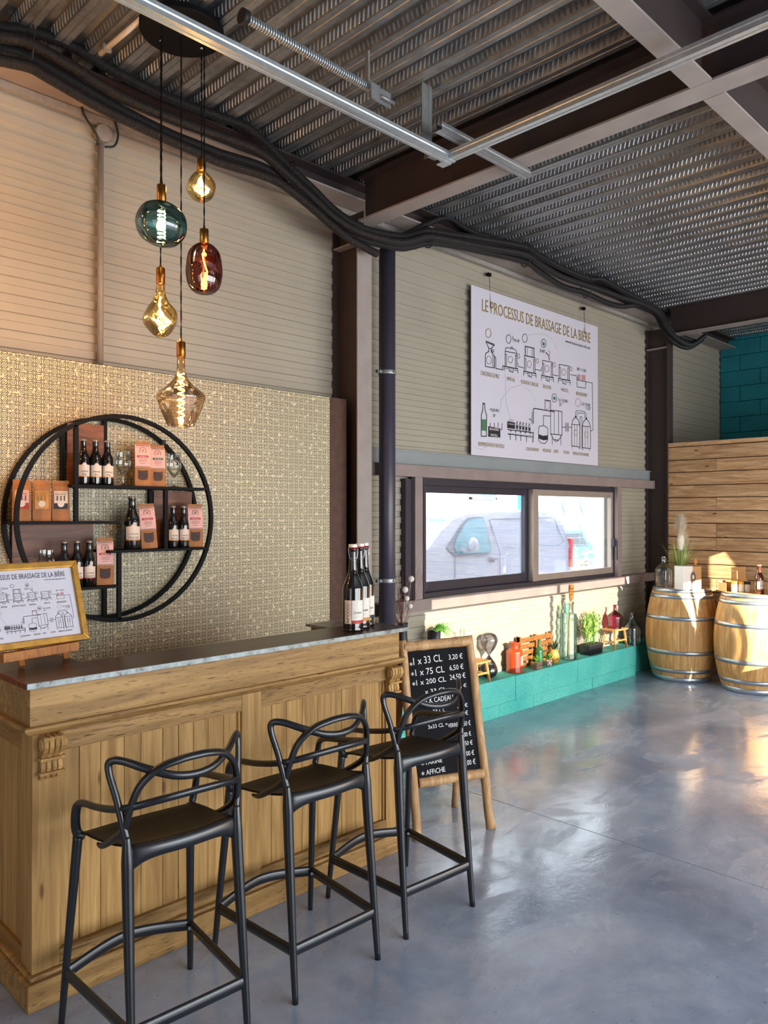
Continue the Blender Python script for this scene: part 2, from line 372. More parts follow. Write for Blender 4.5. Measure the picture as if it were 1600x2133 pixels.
    def build(s, name, mat, parent=None, bevel=0, loc=None, uv=False, solid=0, sub=0, auto=False):
        me = bpy.data.meshes.new(name); me.from_pydata([tuple(p) for p in s.v], [], s.f)
        me.polygons.foreach_set('use_smooth', s.sm)
        if uv:
            ul = me.uv_layers.new(name='UVMap')
            for lp in me.loops: ul.data[lp.index].uv = s.uv.get(lp.vertex_index, (0, 0))
        me.update(); me.materials.append(mat)
        bm = bmesh.new(); bm.from_mesh(me); bmesh.ops.recalc_face_normals(bm, faces=bm.faces); bm.to_mesh(me); bm.free()
        o = bpy.data.objects.new(name, me); C.objects.link(o)
        if parent: o.parent = parent
        if loc: o.location = loc
        if solid:
            md = o.modifiers.new('thick', 'SOLIDIFY'); md.thickness = solid; md.offset = 0
        if sub:
            md = o.modifiers.new('sub', 'SUBSURF'); md.levels = sub; md.render_levels = sub
        if bevel:
            md = o.modifiers.new('bevel', 'BEVEL'); md.width = bevel; md.segments = 2; md.limit_method = 'ANGLE'; md.angle_limit = math.radians(50)
        return o
def spline(pts, k=6, closed=False):
    pts = [Vector(p) for p in pts]; n = len(pts); out = []
    R_ = n if closed else n-1
    for i in range(R_):
        if closed: p0, p1, p2, p3 = pts[i-1], pts[i], pts[(i+1) % n], pts[(i+2) % n]
        else: p0, p1, p2, p3 = pts[max(i-1, 0)], pts[i], pts[i+1], pts[min(i+2, n-1)]
        for j in range(k):
            t = j/k
            out.append(0.5*((2*p1)+(p2-p0)*t+(2*p0-5*p1+4*p2-p3)*t*t+(3*p1-p0-3*p2+p3)*t**3))
    if not closed: out.append(pts[-1])
    return out
def interp(vals, k):
    out = []
    for i in range(len(vals)-1):
        for j in range(k): out.append(vals[i]+(vals[i+1]-vals[i])*j/k)
    out.append(vals[-1]); return out
def tag(o, label, cat, group=None, kind=None):
    if label: o['label'] = label
    if cat: o['category'] = cat
    if group: o['group'] = group
    if kind: o['kind'] = kind
    return o
def empty(name, loc=(0, 0, 0), rz=0, label=None, cat=None, group=None):
    o = bpy.data.objects.new(name, None); C.objects.link(o); o.location = loc; o.rotation_euler = (0, 0, rz)
    o.empty_display_size = 0.05
    return tag(o, label, cat, group)
def struct(o): o['kind'] = 'structure'; return o
def copy_tree(o, parent=None):
    c = o.copy(); C.objects.link(c)
    if parent is not None: c.parent = parent
    for ch in list(o.children): copy_tree(ch, c)
    return c
def text_polys(s, x, z, w, h, shear=0.0):
    """lettering as flat polygons in the x/z plane; returns (verts, faces)"""
    cu = bpy.data.curves.new('lettering_outline', 'FONT'); cu.body = s; cu.resolution_u = 2; cu.shear = shear
    ob = bpy.data.objects.new('lettering_outline', cu); C.objects.link(ob)
    dg = bpy.context.evaluated_depsgraph_get(); me = bpy.data.meshes.new_from_object(ob.evaluated_get(dg))
    vs = [tuple(v.co) for v in me.vertices]; fs = [tuple(p.vertices) for p in me.polygons]
    bpy.data.objects.remove(ob); bpy.data.meshes.remove(me); bpy.data.curves.remove(cu)
    if not vs: return [], []
    x0 = min(v[0] for v in vs); x1 = max(v[0] for v in vs); hc = 0.73
    return [(x+(v[0]-x0)/(x1-x0)*w, 0, z+v[1]/hc*h) for v in vs], fs
TEXT_CACHE = {}
def text_into(mb, s, x, z, w, h, shear=0.0, T=None):
    vs, fs = text_polys(s, x, z, w, h, shear); mb.add(vs, fs, False, T)
# line art of the poster, chalk text, conduit centre lines (metres)
ART_LINES = [('K',7,[(0.194,0.98),(0.311,0.97),(0.313,0.96),(0.194,0.971)]),('K',7,[(0.198,0.969),(0.238,0.924),(0.269,0.925),(0.313,0.966)]),('K',7,[(0.238,0.924),(0.235,0.897),(0.194,0.875),(0.188,0.858),(0.188,0.763),(0.311,0.766)]),('K',7,[(0.269,0.925),(0.269,0.901),(0.313,0.868),(0.333,0.859),(0.336,0.761)]),('K',4,[(0.291,0.877),(0.291,0.767)]),('K',9,[(0.313,0.864),(0.313,0.766)]),('K',6,[(0.305,0.911),(0.304,0.906),(0.3,0.902),(0.295,0.899),(0.289,0.899),(0.284,0.9),(0.28,0.903),(0.279,0.907),(0.28,0.912),(0.284,0.916),(0.289,0.919),(0.295,0.92),(0.3,0.919),(0.304,0.916),(0.305,0.911)]),('G',5,[(0.267,1.058),(0.263,1.042),(0.252,1.027),(0.237,1.017),(0.22,1.014),(0.205,1.019),(0.194,1.03),(0.19,1.046),(0.194,1.062),(0.205,1.077),(0.22,1.087),(0.237,1.09),(0.252,1.085),(0.263,1.074),(0.267,1.058)]),('G',4,[(0.272,0.828),(0.269,0.813),(0.259,0.8),(0.245,0.791),(0.23,0.789),(0.216,0.794),(0.207,0.804),(0.203,0.818),(0.207,0.834),(0.216,0.847),(0.23,0.855),(0.245,0.858),(0.259,0.853),(0.269,0.843),(0.272,0.828)]),('K',7,[(0.336,0.765),(0.435,0.766),(0.435,0.802),(0.47,0.803)]),('K',7,[(0.47,0.934),(0.642,0.94),(0.642,0.804),(0.47,0.801),(0.47,0.934)]),('K',6,[(0.478,0.911),(0.489,0.91),(0.489,0.811)]),('K',6,[(0.633,0.922),(0.622,0.922),(0.622,0.809)]),('K',9,[(0.456,0.801),(0.659,0.803)]),('K',6,[(0.456,0.799),(0.456,0.762)]),('K',6,[(0.659,0.803),(0.659,0.764)]),('K',6,[(0.529,0.803),(0.529,0.768),(0.586,0.763),(0.586,0.798)]),('K',5,[(0.555,0.806),(0.555,0.771)]),('K',4,[(0.462,0.785),(0.521,0.788)]),('K',4,[(0.593,0.783),(0.653,0.786)]),('G',4,[(0.581,0.877),(0.578,0.864),(0.568,0.852),(0.554,0.844),(0.539,0.842),(0.525,0.846),(0.516,0.855),(0.512,0.867),(0.516,0.88),(0.525,0.892),(0.539,0.9),(0.554,0.902),(0.568,0.898),(0.578,0.889),(0.581,0.877)]),('K',7,[(0.762,0.938),(0.927,0.943),(0.927,0.799),(0.762,0.797),(0.762,0.938)]),('K',6,[(0.771,0.913),(0.783,0.913),(0.783,0.806)]),('K',6,[(0.918,0.924),(0.906,0.924),(0.906,0.803)]),('K',9,[(0.748,0.796),(0.945,0.798)]),('K',6,[(0.748,0.795),(0.748,0.756)]),('K',6,[(0.945,0.798),(0.945,0.758)]),('K',6,[(0.819,0.797),(0.819,0.761),(0.874,0.756),(0.874,0.793)]),('K',5,[(0.844,0.8),(0.844,0.764)]),('K',4,[(0.754,0.78),(0.811,0.782)]),('K',4,[(0.88,0.777),(0.939,0.78)]),('G',4,[(0.869,0.875),(0.865,0.861),(0.856,0.849),(0.843,0.841),(0.828,0.839),(0.815,0.843),(0.806,0.853),(0.803,0.866),(0.806,0.88),(0.815,0.892),(0.828,0.9),(0.843,0.902),(0.856,0.898),(0.865,0.888),(0.869,0.875)]),('K',7,[(1.05,0.936),(1.216,0.941),(1.216,0.798),(1.05,0.795),(1.05,0.936)]),('K',6,[(1.059,0.911),(1.072,0.91),(1.072,0.805)]),('K',6,[(1.207,0.922),(1.194,0.922),(1.194,0.802)]),('K',9,[(1.034,0.794),(1.236,0.797)]),('K',6,[(1.034,0.793),(1.034,0.753)]),('K',6,[(1.236,0.797),(1.236,0.756)]),('K',6,[(1.108,0.795),(1.108,0.758),(1.162,0.754),(1.162,0.791)]),('K',5,[(1.132,0.798),(1.132,0.761)]),('K',4,[(1.041,0.778),(1.099,0.78)]),('K',4,[(1.169,0.776),(1.229,0.778)]),('G',4,[(1.157,0.873),(1.154,0.858),(1.145,0.846),(1.132,0.839),(1.117,0.837),(1.103,0.841),(1.094,0.851),(1.091,0.864),(1.094,0.878),(1.103,0.89),(1.117,0.898),(1.132,0.9),(1.145,0.895),(1.154,0.886),(1.157,0.873)]),('K',7,[(1.333,0.937),(1.509,0.944),(1.509,0.806),(1.333,0.801),(1.333,0.937)]),('K',6,[(1.343,0.911),(1.356,0.91),(1.356,0.811)]),('K',6,[(1.499,0.925),(1.485,0.925),(1.485,0.811)]),('K',9,[(1.317,0.801),(1.529,0.805)]),('K',6,[(1.317,0.799),(1.317,0.758)]),('K',6,[(1.529,0.805),(1.529,0.763)]),('K',6,[(1.394,0.801),(1.394,0.763),(1.452,0.76),(1.452,0.799)]),('K',5,[(1.42,0.804),(1.42,0.766)]),('K',4,[(1.323,0.783),(1.385,0.786)]),('K',4,[(1.459,0.784),(1.523,0.786)]),('G',4,[(1.447,0.877),(1.443,0.863),(1.434,0.852),(1.419,0.844),(1.404,0.842),(1.39,0.846),(1.38,0.855),(1.377,0.868),(1.38,0.881),(1.39,0.893),(1.404,0.901),(1.419,0.903),(1.434,0.899),(1.443,0.89),(1.447,0.877)]),('K',6,[(0.47,0.936),(0.477,0.963),(0.505,0.97),(0.613,0.971),(0.639,0.96),(0.642,0.941)]),('K',6,[(0.551,0.972),(0.554,0.985),(0.579,0.986),(0.582,0.973)]),('K',9,[(0.773,1.025),(0.912,1.027),(0.912,0.942),(0.773,0.939),(0.773,1.025)]),('K',4,[(0.802,1.024),(0.802,0.944)]),('K',4,[(0.882,1.022),(0.882,0.944)]),('K',6,[(0.656,0.859),(0.668,0.827),(0.748,0.825)]),('K',6,[(0.931,0.836),(1.027,0.838),(1.03,0.867)]),('K',6,[(1.224,0.823),(1.322,0.825)]),('K',6,[(1.531,0.865),(1.643,0.868),(1.661,0.84)]),('G',4,[(0.689,0.923),(0.688,0.914),(0.683,0.906),(0.676,0.901),(0.668,0.9),(0.661,0.903),(0.657,0.909),(0.655,0.918),(0.657,0.927),(0.661,0.935),(0.668,0.94),(0.676,0.941),(0.683,0.938),(0.688,0.932),(0.689,0.923)]),('G',4,[(0.983,0.922),(0.982,0.913),(0.977,0.905),(0.969,0.899),(0.961,0.898),(0.954,0.901),(0.949,0.908),(0.947,0.917),(0.949,0.926),(0.954,0.934),(0.961,0.939),(0.969,0.94),(0.977,0.937),(0.982,0.931),(0.983,0.922)]),('G',4,[(1.268,0.924),(1.266,0.915),(1.261,0.906),(1.253,0.901),(1.244,0.9),(1.236,0.903),(1.231,0.91),(1.229,0.919),(1.231,0.928),(1.236,0.937),(1.244,0.942),(1.253,0.943),(1.261,0.94),(1.266,0.933),(1.268,0.924)]),('G',4,[(1.565,0.925),(1.563,0.915),(1.558,0.907),(1.549,0.901),(1.54,0.9),(1.532,0.903),(1.526,0.91),(1.524,0.92),(1.526,0.93),(1.532,0.938),(1.54,0.943),(1.549,0.945),(1.558,0.942),(1.563,0.935),(1.565,0.925)]),('K',5,[(0.557,1.055),(0.553,1.038),(0.543,1.023),(0.528,1.013),(0.512,1.011),(0.497,1.016),(0.487,1.027),(0.484,1.043),(0.487,1.06),(0.497,1.074),(0.512,1.084),(0.528,1.087),(0.543,1.082),(0.553,1.07),(0.557,1.055)]),('K',5,[(0.805,1.103),(0.801,1.086),(0.791,1.071),(0.775,1.061),(0.758,1.058),(0.743,1.063),(0.733,1.075),(0.729,1.091),(0.733,1.108),(0.743,1.123),(0.758,1.133),(0.775,1.136),(0.791,1.131),(0.801,1.119),(0.805,1.103)]),('K',5,[(1.111,1.104),(1.107,1.086),(1.096,1.07),(1.079,1.06),(1.061,1.057),(1.045,1.063),(1.034,1.075),(1.03,1.091),(1.034,1.109),(1.045,1.125),(1.061,1.135),(1.079,1.138),(1.096,1.133),(1.107,1.121),(1.111,1.104)]),('K',5,[(1.291,0.612),(1.287,0.594),(1.275,0.578),(1.258,0.569),(1.239,0.567),(1.222,0.573),(1.211,0.586),(1.207,0.603),(1.211,0.621),(1.222,0.636),(1.239,0.645),(1.258,0.648),(1.275,0.642),(1.287,0.629),(1.291,0.612)]),('R',5,[(1.719,0.612),(1.714,0.593),(1.702,0.578),(1.683,0.568),(1.663,0.566),(1.645,0.572),(1.632,0.585),(1.628,0.603),(1.632,0.622),(1.645,0.637),(1.663,0.648),(1.683,0.65),(1.702,0.643),(1.714,0.63),(1.719,0.612)]),('R',5,[(1.175,0.53),(1.17,0.512),(1.159,0.497),(1.142,0.487),(1.124,0.486),(1.108,0.492),(1.096,0.504),(1.092,0.521),(1.096,0.539),(1.108,0.554),(1.124,0.563),(1.142,0.565),(1.159,0.559),(1.17,0.547),(1.175,0.53)]),('K',6,[(0.583,1.084),(0.583,1.049)]),('K',6,[(1.016,1.042),(1.016,1.006)]),('K',6,[(1.343,0.578),(1.343,0.537)]),('K',9,[(1.165,0.952),(1.155,0.995),(1.105,1.019)]),('G',4,[(1.144,1.042),(1.176,1.029),(1.168,0.997)]),('K',6,[(1.652,0.848),(1.656,0.76),(1.812,0.764),(1.821,0.831)]),('K',6,[(1.661,0.829),(1.83,0.828)]),('K',6,[(1.821,0.831),(1.943,0.832),(1.954,0.358),(1.903,0.34)]),('K',8,[(0.155,0.444),(0.151,0.387),(0.132,0.345),(0.131,0.165),(0.201,0.167),(0.206,0.348),(0.184,0.386),(0.179,0.442),(0.155,0.448)]),('G',4,[(0.184,0.265),(0.182,0.254),(0.177,0.244),(0.171,0.239),(0.163,0.238),(0.156,0.243),(0.152,0.251),(0.15,0.262),(0.152,0.274),(0.156,0.283),(0.163,0.289),(0.171,0.289),(0.177,0.285),(0.182,0.276),(0.184,0.265)]),('K',6,[(0.256,0.252),(0.256,0.287)]),('K',6,[(0.313,0.257),(0.313,0.292)]),('K',6,[(0.367,0.261),(0.367,0.297)]),('K',5,[(0.528,0.321),(0.528,0.34)]),('K',5,[(0.557,0.324),(0.557,0.342)]),('K',5,[(0.585,0.326),(0.585,0.344)]),('K',5,[(0.418,0.247),(0.426,0.297)]),('K',5,[(0.408,0.238),(0.426,0.248)]),('K',5,[(0.646,0.337),(0.635,0.302),(0.635,0.262),(0.659,0.261),(0.659,0.302),(0.646,0.337)]),('K',5,[(0.694,0.336),(0.682,0.301),(0.682,0.26),(0.707,0.26),(0.707,0.301),(0.694,0.336)]),('K',5,[(0.74,0.335),(0.729,0.3),(0.729,0.259),(0.754,0.258),(0.754,0.299),(0.74,0.335)]),('K',5,[(0.788,0.334),(0.776,0.298),(0.776,0.257),(0.801,0.257),(0.801,0.298),(0.788,0.334)]),('K',5,[(0.837,0.333),(0.825,0.297),(0.825,0.256),(0.85,0.255),(0.85,0.297),(0.837,0.333)]),('K',8,[(0.505,0.25),(0.901,0.25)]),('K',5,[(0.512,0.215),(0.901,0.216)]),('K',5,[(0.512,0.209),(0.901,0.207)]),('K',9,[(0.901,0.255),(0.892,0.163)]),('K',7,[(0.544,0.215),(0.544,0.163)]),('K',7,[(0.628,0.217),(0.628,0.165)]),('K',7,[(0.704,0.217),(0.704,0.164)]),('K',7,[(0.793,0.217),(0.793,0.163)]),('K',4,[(0.558,0.24),(0.556,0.235),(0.551,0.233),(0.546,0.235),(0.544,0.239),(0.546,0.243),(0.551,0.245),(0.556,0.244),(0.558,0.24)]),('K',4,[(0.632,0.24),(0.63,0.236),(0.625,0.234),(0.62,0.235),(0.618,0.239),(0.62,0.244),(0.625,0.246),(0.63,0.244),(0.632,0.24)]),('K',4,[(0.707,0.24),(0.705,0.236),(0.7,0.234),(0.694,0.235),(0.692,0.239),(0.694,0.243),(0.7,0.246),(0.705,0.244),(0.707,0.24)]),('K',4,[(0.78,0.24),(0.778,0.235),(0.773,0.233),(0.768,0.234),(0.765,0.239),(0.768,0.243),(0.773,0.245),(0.778,0.244),(0.78,0.24)]),('K',4,[(0.859,0.24),(0.857,0.236),(0.851,0.234),(0.846,0.235),(0.844,0.239),(0.846,0.244),(0.851,0.246),(0.857,0.244),(0.859,0.24)]),('K',9,[(0.901,0.337),(0.901,0.467),(0.919,0.476),(1.248,0.476)]),('K',6,[(0.882,0.44),(0.882,0.327)]),('K',6,[(0.829,0.366),(0.862,0.375),(0.862,0.35)]),('K',9,[(1.089,0.57),(1.184,0.571)]),('K',6,[(1.184,0.571),(1.187,0.254)]),('K',5,[(1.092,0.566),(1.092,0.477)]),('K',6,[(1.066,0.333),(1.066,0.423),(1.181,0.428)]),('K',6,[(0.985,0.3),(1.003,0.319),(1.073,0.33),(1.128,0.316),(1.14,0.295),(1.136,0.197),(1.089,0.163),(1.019,0.167),(0.985,0.191),(0.985,0.3)]),('K',7,[(1.187,0.486),(1.38,0.491),(1.383,0.264),(1.187,0.261)]),('K',4,[(1.248,0.483),(1.248,0.263)]),('K',5,[(1.322,0.486),(1.322,0.264)]),('K',7,[(1.197,0.256),(1.232,0.212),(1.322,0.21),(1.376,0.261)]),('K',5,[(1.24,0.209),(1.273,0.193),(1.314,0.207)]),('K',5,[(1.213,0.238),(1.213,0.166)]),('K',5,[(1.363,0.244),(1.363,0.165)]),('K',7,[(1.446,0.387),(1.446,0.305)]),('K',7,[(1.47,0.389),(1.47,0.307)]),('K',7,[(1.494,0.391),(1.494,0.309)]),('K',6,[(1.388,0.342),(1.438,0.344)]),('K',6,[(1.506,0.351),(1.557,0.35)]),('K',7,[(1.557,0.383),(1.574,0.426),(1.626,0.458),(1.675,0.435),(1.705,0.386),(1.705,0.17),(1.557,0.172),(1.557,0.383)]),('K',6,[(1.557,0.383),(1.705,0.386)]),('G',4,[(1.605,0.382),(1.605,0.173)]),('G',4,[(1.654,0.383),(1.654,0.174)]),('G',4,[(1.657,0.307),(1.655,0.295),(1.647,0.284),(1.636,0.278),(1.623,0.277),(1.612,0.282),(1.604,0.291),(1.602,0.303),(1.604,0.315),(1.612,0.326),(1.623,0.332),(1.636,0.333),(1.647,0.328),(1.655,0.319),(1.657,0.307)]),('K',5,[(1.564,0.172),(1.564,0.147)]),('K',5,[(1.692,0.169),(1.692,0.149)]),('K',7,[(1.754,0.382),(1.772,0.426),(1.826,0.459),(1.877,0.435),(1.908,0.385),(1.908,0.165),(1.754,0.167),(1.754,0.382)]),('K',6,[(1.754,0.382),(1.908,0.385)]),('G',4,[(1.805,0.382),(1.805,0.169)]),('G',4,[(1.855,0.383),(1.855,0.17)]),('G',4,[(1.859,0.305),(1.856,0.292),(1.848,0.282),(1.836,0.276),(1.823,0.275),(1.812,0.279),(1.804,0.289),(1.801,0.301),(1.804,0.313),(1.812,0.324),(1.823,0.33),(1.836,0.331),(1.848,0.327),(1.856,0.317),(1.859,0.305)]),('K',5,[(1.762,0.168),(1.762,0.142)]),('K',5,[(1.895,0.165),(1.895,0.144)]),('K',5,[(1.626,0.463),(1.626,0.51),(1.661,0.527),(1.794,0.53),(1.826,0.509),(1.826,0.467)]),('K',5,[(1.656,0.466),(1.656,0.503),(1.794,0.511),(1.803,0.465)]),('K',5,[(1.708,0.151),(1.708,0.47),(1.744,0.472),(1.744,0.154)]),('S',4,[(0.829,1.133),(0.95,1.166),(1.089,1.184),(1.216,1.161),(1.297,1.074)]),('S',4,[(0.394,0.386),(0.415,0.503),(0.54,0.617),(0.711,0.669),(0.859,0.628),(0.942,0.541)]),('S',4,[(0.47,0.742),(0.477,0.493),(0.554,0.333)]),('S',4,[(0.021,0.074),(0.123,0.048),(0.267,0.105)])]
ART_FILLS = [('N',[(1.229,0.62),(1.271,0.62),(1.268,0.588),(1.229,0.591)]),('N',[(1.052,1.108),(1.089,1.109),(1.086,1.076),(1.052,1.076)]),('R',[(1.666,0.887),(1.719,0.887),(1.719,0.828),(1.666,0.829)]),('R',[(1.744,0.893),(1.812,0.895),(1.812,0.835),(1.744,0.833)]),('N',[(0.135,0.309),(0.203,0.311),(0.203,0.213),(0.135,0.213)]),('K',[(0.154,0.45),(0.179,0.449),(0.179,0.436),(0.154,0.437)]),('K',[(0.227,0.257),(0.398,0.25),(0.398,0.171),(0.227,0.167)]),('K',[(0.5,0.322),(0.615,0.32),(0.615,0.263),(0.5,0.262)]),('K',[(0.635,0.298),(0.659,0.298),(0.659,0.27),(0.635,0.271)]),('K',[(0.682,0.297),(0.707,0.296),(0.707,0.269),(0.682,0.27)]),('K',[(0.729,0.296),(0.754,0.295),(0.754,0.268),(0.729,0.268)]),('K',[(0.776,0.294),(0.801,0.294),(0.801,0.266),(0.776,0.267)]),('K',[(0.825,0.293),(0.85,0.292),(0.85,0.265),(0.825,0.265)]),('K',[(0.987,0.244),(1.058,0.234),(1.133,0.244),(1.133,0.201),(1.058,0.193),(0.987,0.204)]),('K',[(1.616,0.471),(1.643,0.471),(1.643,0.453),(1.616,0.453)]),('K',[(1.815,0.472),(1.844,0.472),(1.844,0.454),(1.815,0.454)])]
ART_TEXT = [('G', 'LE PROCESSUS DE BRASSAGE DE LA BIÈRE', 0.142, 1.229, 1.764, 0.108), ('K', 'www.brasserieparcell.com', 1.446, 1.166, 0.457, 0.031), ('G', 'CONCASSAGE DU MALT', 0.123, 0.682, 0.265, 0.039), ('G', 'EMPÂTAGE', 0.495, 0.682, 0.118, 0.035), ('G', 'FILTRATION ET RINÇAGE', 0.708, 0.68, 0.272, 0.036), ('G', 'ÉBULLITION', 1.058, 0.681, 0.134, 0.035), ('G', 'WHIRLPOOL', 1.363, 0.685, 0.134, 0.034), ('G', 'REFROIDISSEMENT', 1.635, 0.678, 0.213, 0.036), ('G', 'REFERMENTATION EN BOUTEILLE', 0.091, 0.082, 0.365, 0.035), ('G', 'CONDITIONNEMENT', 0.782, 0.083, 0.211, 0.031), ('G', 'MÉLANGE', 1.058, 0.086, 0.134, 0.032), ('G', 'GARDE', 1.236, 0.089, 0.081, 0.032), ('G', 'LEVURE', 1.41, 0.088, 0.101, 0.031), ('G', 'FERMENTATION PRIMAIRE', 1.574, 0.086, 0.301, 0.031), ('K', '10 JOURS', 0.253, 0.389, 0.124, 0.027), ('K', '20°', 0.291, 0.342, 0.042, 0.027), ('K', '50-78°', 0.596, 1.04, 0.093, 0.029), ('K', '100°', 1.03, 1.008, 0.062, 0.029), ('K', '100° > 12-20°', 1.652, 0.923, 0.174, 0.032), ('K', '7 À 15 JOURS', 1.31, 0.584, 0.174, 0.031), ('K', '1°', 1.363, 0.541, 0.03, 0.031), ('K', '5 À 7 JOURS', 1.737, 0.586, 0.166, 0.032), ('K', '12-20°', 1.826, 0.552, 0.086, 0.032), ('W', 'BRASSERIE', 0.245, 0.226, 0.129, 0.021), ('W', 'PARCELL', 0.259, 0.176, 0.101, 0.021), ('W', 'BRASSERIE', 0.514, 0.297, 0.089, 0.01)]
CHALK = [('*', 0.024, 0.889, 0.022, 0.019), ('1 x 33 CL', 0.05, 0.895, 0.173, 0.041), ('3,20 €', 0.263, 0.91, 0.086, 0.029), ('*', 0.028, 0.836, 0.021, 0.022), ('1 x 75 CL', 0.057, 0.836, 0.175, 0.036), ('6,50 €', 0.263, 0.851, 0.086, 0.029), ('*', 0.031, 0.783, 0.022, 0.022), ('1 x 200 CL', 0.058, 0.786, 0.178, 0.029), ('24,50 €', 0.26, 0.8, 0.097, 0.029), ('x 33 CL', 0.105, 0.737, 0.127, 0.024), ('€', 0.338, 0.754, 0.02, 0.02), ('0', 0.315, 0.749, 0.012, 0.012), ('*', 0.041, 0.68, 0.022, 0.021), ('PACK CADEAU', 0.073, 0.685, 0.197, 0.028), ('3 x 33 CL', 0.095, 0.628, 0.121, 0.021), (',90 €', 0.291, 0.647, 0.063, 0.021), ('x 33 CL', 0.13, 0.594, 0.092, 0.024), ('8,50 €', 0.273, 0.603, 0.08, 0.023), ('3x33 CL +', 0.107, 0.552, 0.116, 0.021), ('VERRE', 0.225, 0.548, 0.06, 0.022), ('14,50 €', 0.296, 0.548, 0.066, 0.026), ('5,00 €', 0.299, 0.49, 0.061, 0.024), ('3,50 €', 0.298, 0.445, 0.066, 0.024), ('4,00 €', 0.301, 0.39, 0.067, 0.026), ('*', 0.047, 0.367, 0.021, 0.025), ('FARiNE', 0.079, 0.37, 0.095, 0.023), ('4,00 €', 0.3, 0.341, 0.072, 0.028), ('*', 0.045, 0.317, 0.021, 0.025), ('AFFiCHE', 0.076, 0.318, 0.112, 0.027)]
HOSES = [[(1.117,3.76,3.948),(1.239,3.76,3.948),(1.367,3.76,3.99),(1.572,3.76,4.003),(1.743,3.76,3.975),(1.953,3.76,3.952),(2.238,3.76,3.953),(2.423,3.76,3.964),(2.637,3.76,3.96),(2.903,3.76,3.839),(3.093,3.76,3.757),(3.253,3.76,3.681),(3.421,3.76,3.633),(3.596,3.76,3.622),(3.877,3.76,3.654),(4.025,3.76,3.702),(4.179,3.76,3.77),(4.394,3.76,3.807),(4.8,3.76,3.87),(5.412,3.76,3.956),(5.634,3.76,3.932),(5.991,3.76,3.909),(6.428,3.76,3.909),(6.702,3.76,3.959),(7.088,3.76,3.932),(7.567,3.76,3.905),(7.907,3.76,3.873),(8.125,3.76,3.751),(8.389,3.76,3.695),(8.819,3.76,3.693)],[(1.099,3.7,3.859),(1.219,3.7,3.869),(1.345,3.7,3.895),(1.547,3.7,3.867),(1.74,3.7,3.826),(1.922,3.7,3.812),(2.202,3.7,3.812),(2.385,3.7,3.823),(2.646,3.7,3.821),(2.857,3.7,3.747),(3.044,3.7,3.671),(3.201,3.7,3.604),(3.366,3.7,3.565),(3.539,3.7,3.559),(3.815,3.7,3.583),(3.96,3.7,3.629),(4.112,3.7,3.695),(4.324,3.7,3.731),(4.723,3.7,3.78),(5.326,3.7,3.857),(5.544,3.7,3.827),(5.896,3.7,3.793),(6.3,3.7,3.806),(6.631,3.7,3.821),(6.975,3.7,3.825),(7.363,3.7,3.844),(7.747,3.7,3.817),(7.927,3.7,3.707),(8.195,3.7,3.621),(8.551,3.7,3.609),(8.915,3.7,3.765)],[(1.117,3.76,3.84),(1.239,3.76,3.853),(1.367,3.76,3.865),(1.572,3.76,3.831),(1.82,3.76,3.784),(2.092,3.76,3.756),(2.238,3.76,3.754),(2.423,3.76,3.754),(2.689,3.76,3.77),(2.903,3.76,3.742),(3.093,3.76,3.672),(3.253,3.76,3.6),(3.421,3.76,3.554),(3.596,3.76,3.55),(3.877,3.76,3.576),(4.025,3.76,3.623),(4.179,3.76,3.685),(4.394,3.76,3.728),(4.8,3.76,3.776),(5.412,3.76,3.831),(5.634,3.76,3.795),(5.991,3.76,3.745),(6.377,3.76,3.763),(6.794,3.76,3.75),(7.088,3.76,3.774),(7.399,3.76,3.843),(7.806,3.76,3.824),(7.975,3.76,3.71),(8.244,3.76,3.602),(8.613,3.76,3.595),(8.979,3.76,3.741)],[(1.102,3.71,3.758),(1.222,3.71,3.768),(1.349,3.71,3.789),(1.437,3.71,3.775),(1.671,3.71,3.731),(1.927,3.71,3.705),(2.208,3.71,3.687),(2.391,3.71,3.678),(2.653,3.71,3.695),(2.829,3.71,3.683),(3.052,3.71,3.61),(3.21,3.71,3.545),(3.354,3.71,3.499),(3.504,3.71,3.473),(3.616,3.71,3.458)],[(3.382,3.86,3.672),(3.646,3.86,3.594),(3.93,3.86,3.673),(4.132,3.86,3.787),(4.29,3.86,3.879),(4.511,3.86,3.986),(4.696,3.86,3.972),(4.927,3.86,3.963),(5.457,3.86,4.021),(5.822,3.86,4.056),(6.216,3.86,4.04),(6.825,3.86,4.063),(7.307,3.86,4.047)]]
# ================================================================== THE ROOM
mb = MB(); mb.box(-2.5, 3.687, -3.3, 4.2, -0.1, 0); mb.box(3.693, 10.4, -3.3, 4.2, -0.1, 0)
struct(mb.build('floor', M['floor']))
mb = MB(); mb.box(3.687, 3.693, -3.3, 4.2, -0.1, -0.006); struct(mb.build('trim_floor_joint', M['rubber']))

# left wall: ribbed insulated cladding with a long window
def siding(mb, x0, x1, z0, z1, y=4.08):
    hp = 1/22.0; k0 = int(math.floor((z0-3.177)/hp)); pts = [(y, z0)] ; dep = 0.011
    state = 0
    k = k0
    while True:
        z = 3.177+k*hp; k += 1
        if z <= z0+0.004: continue
        if z >= z1-0.004: break
        seam = (k-1) % 22 == 0
        if seam: pts += [(pts[-1][0], z-0.004), (y+0.016, z-0.003), (y+0.016, z+0.003), (pts[-1][0], z+0.004)]
        elif state == 0: pts += [(y, z-0.001), (y+dep, z+0.004)]; state = 1
        else: pts += [(y+dep, z-0.002), (y, z+0.0015)]; state = 0
    pts.append((pts[-1][0], z1))
    n = len(pts); vs = [(x0, a, b) for a, b in pts]+[(x1, a, b) for a, b in pts]
    mb.add(vs, [(i, i+1, n+i+1, n+i) for i in range(n-1)])
mb = MB()
WX0, WX1, WZ0, WZ1 = 4.42, 7.50, 1.05, 1.98
siding(mb, -2.5, 10.33, 2.18, 4.0)
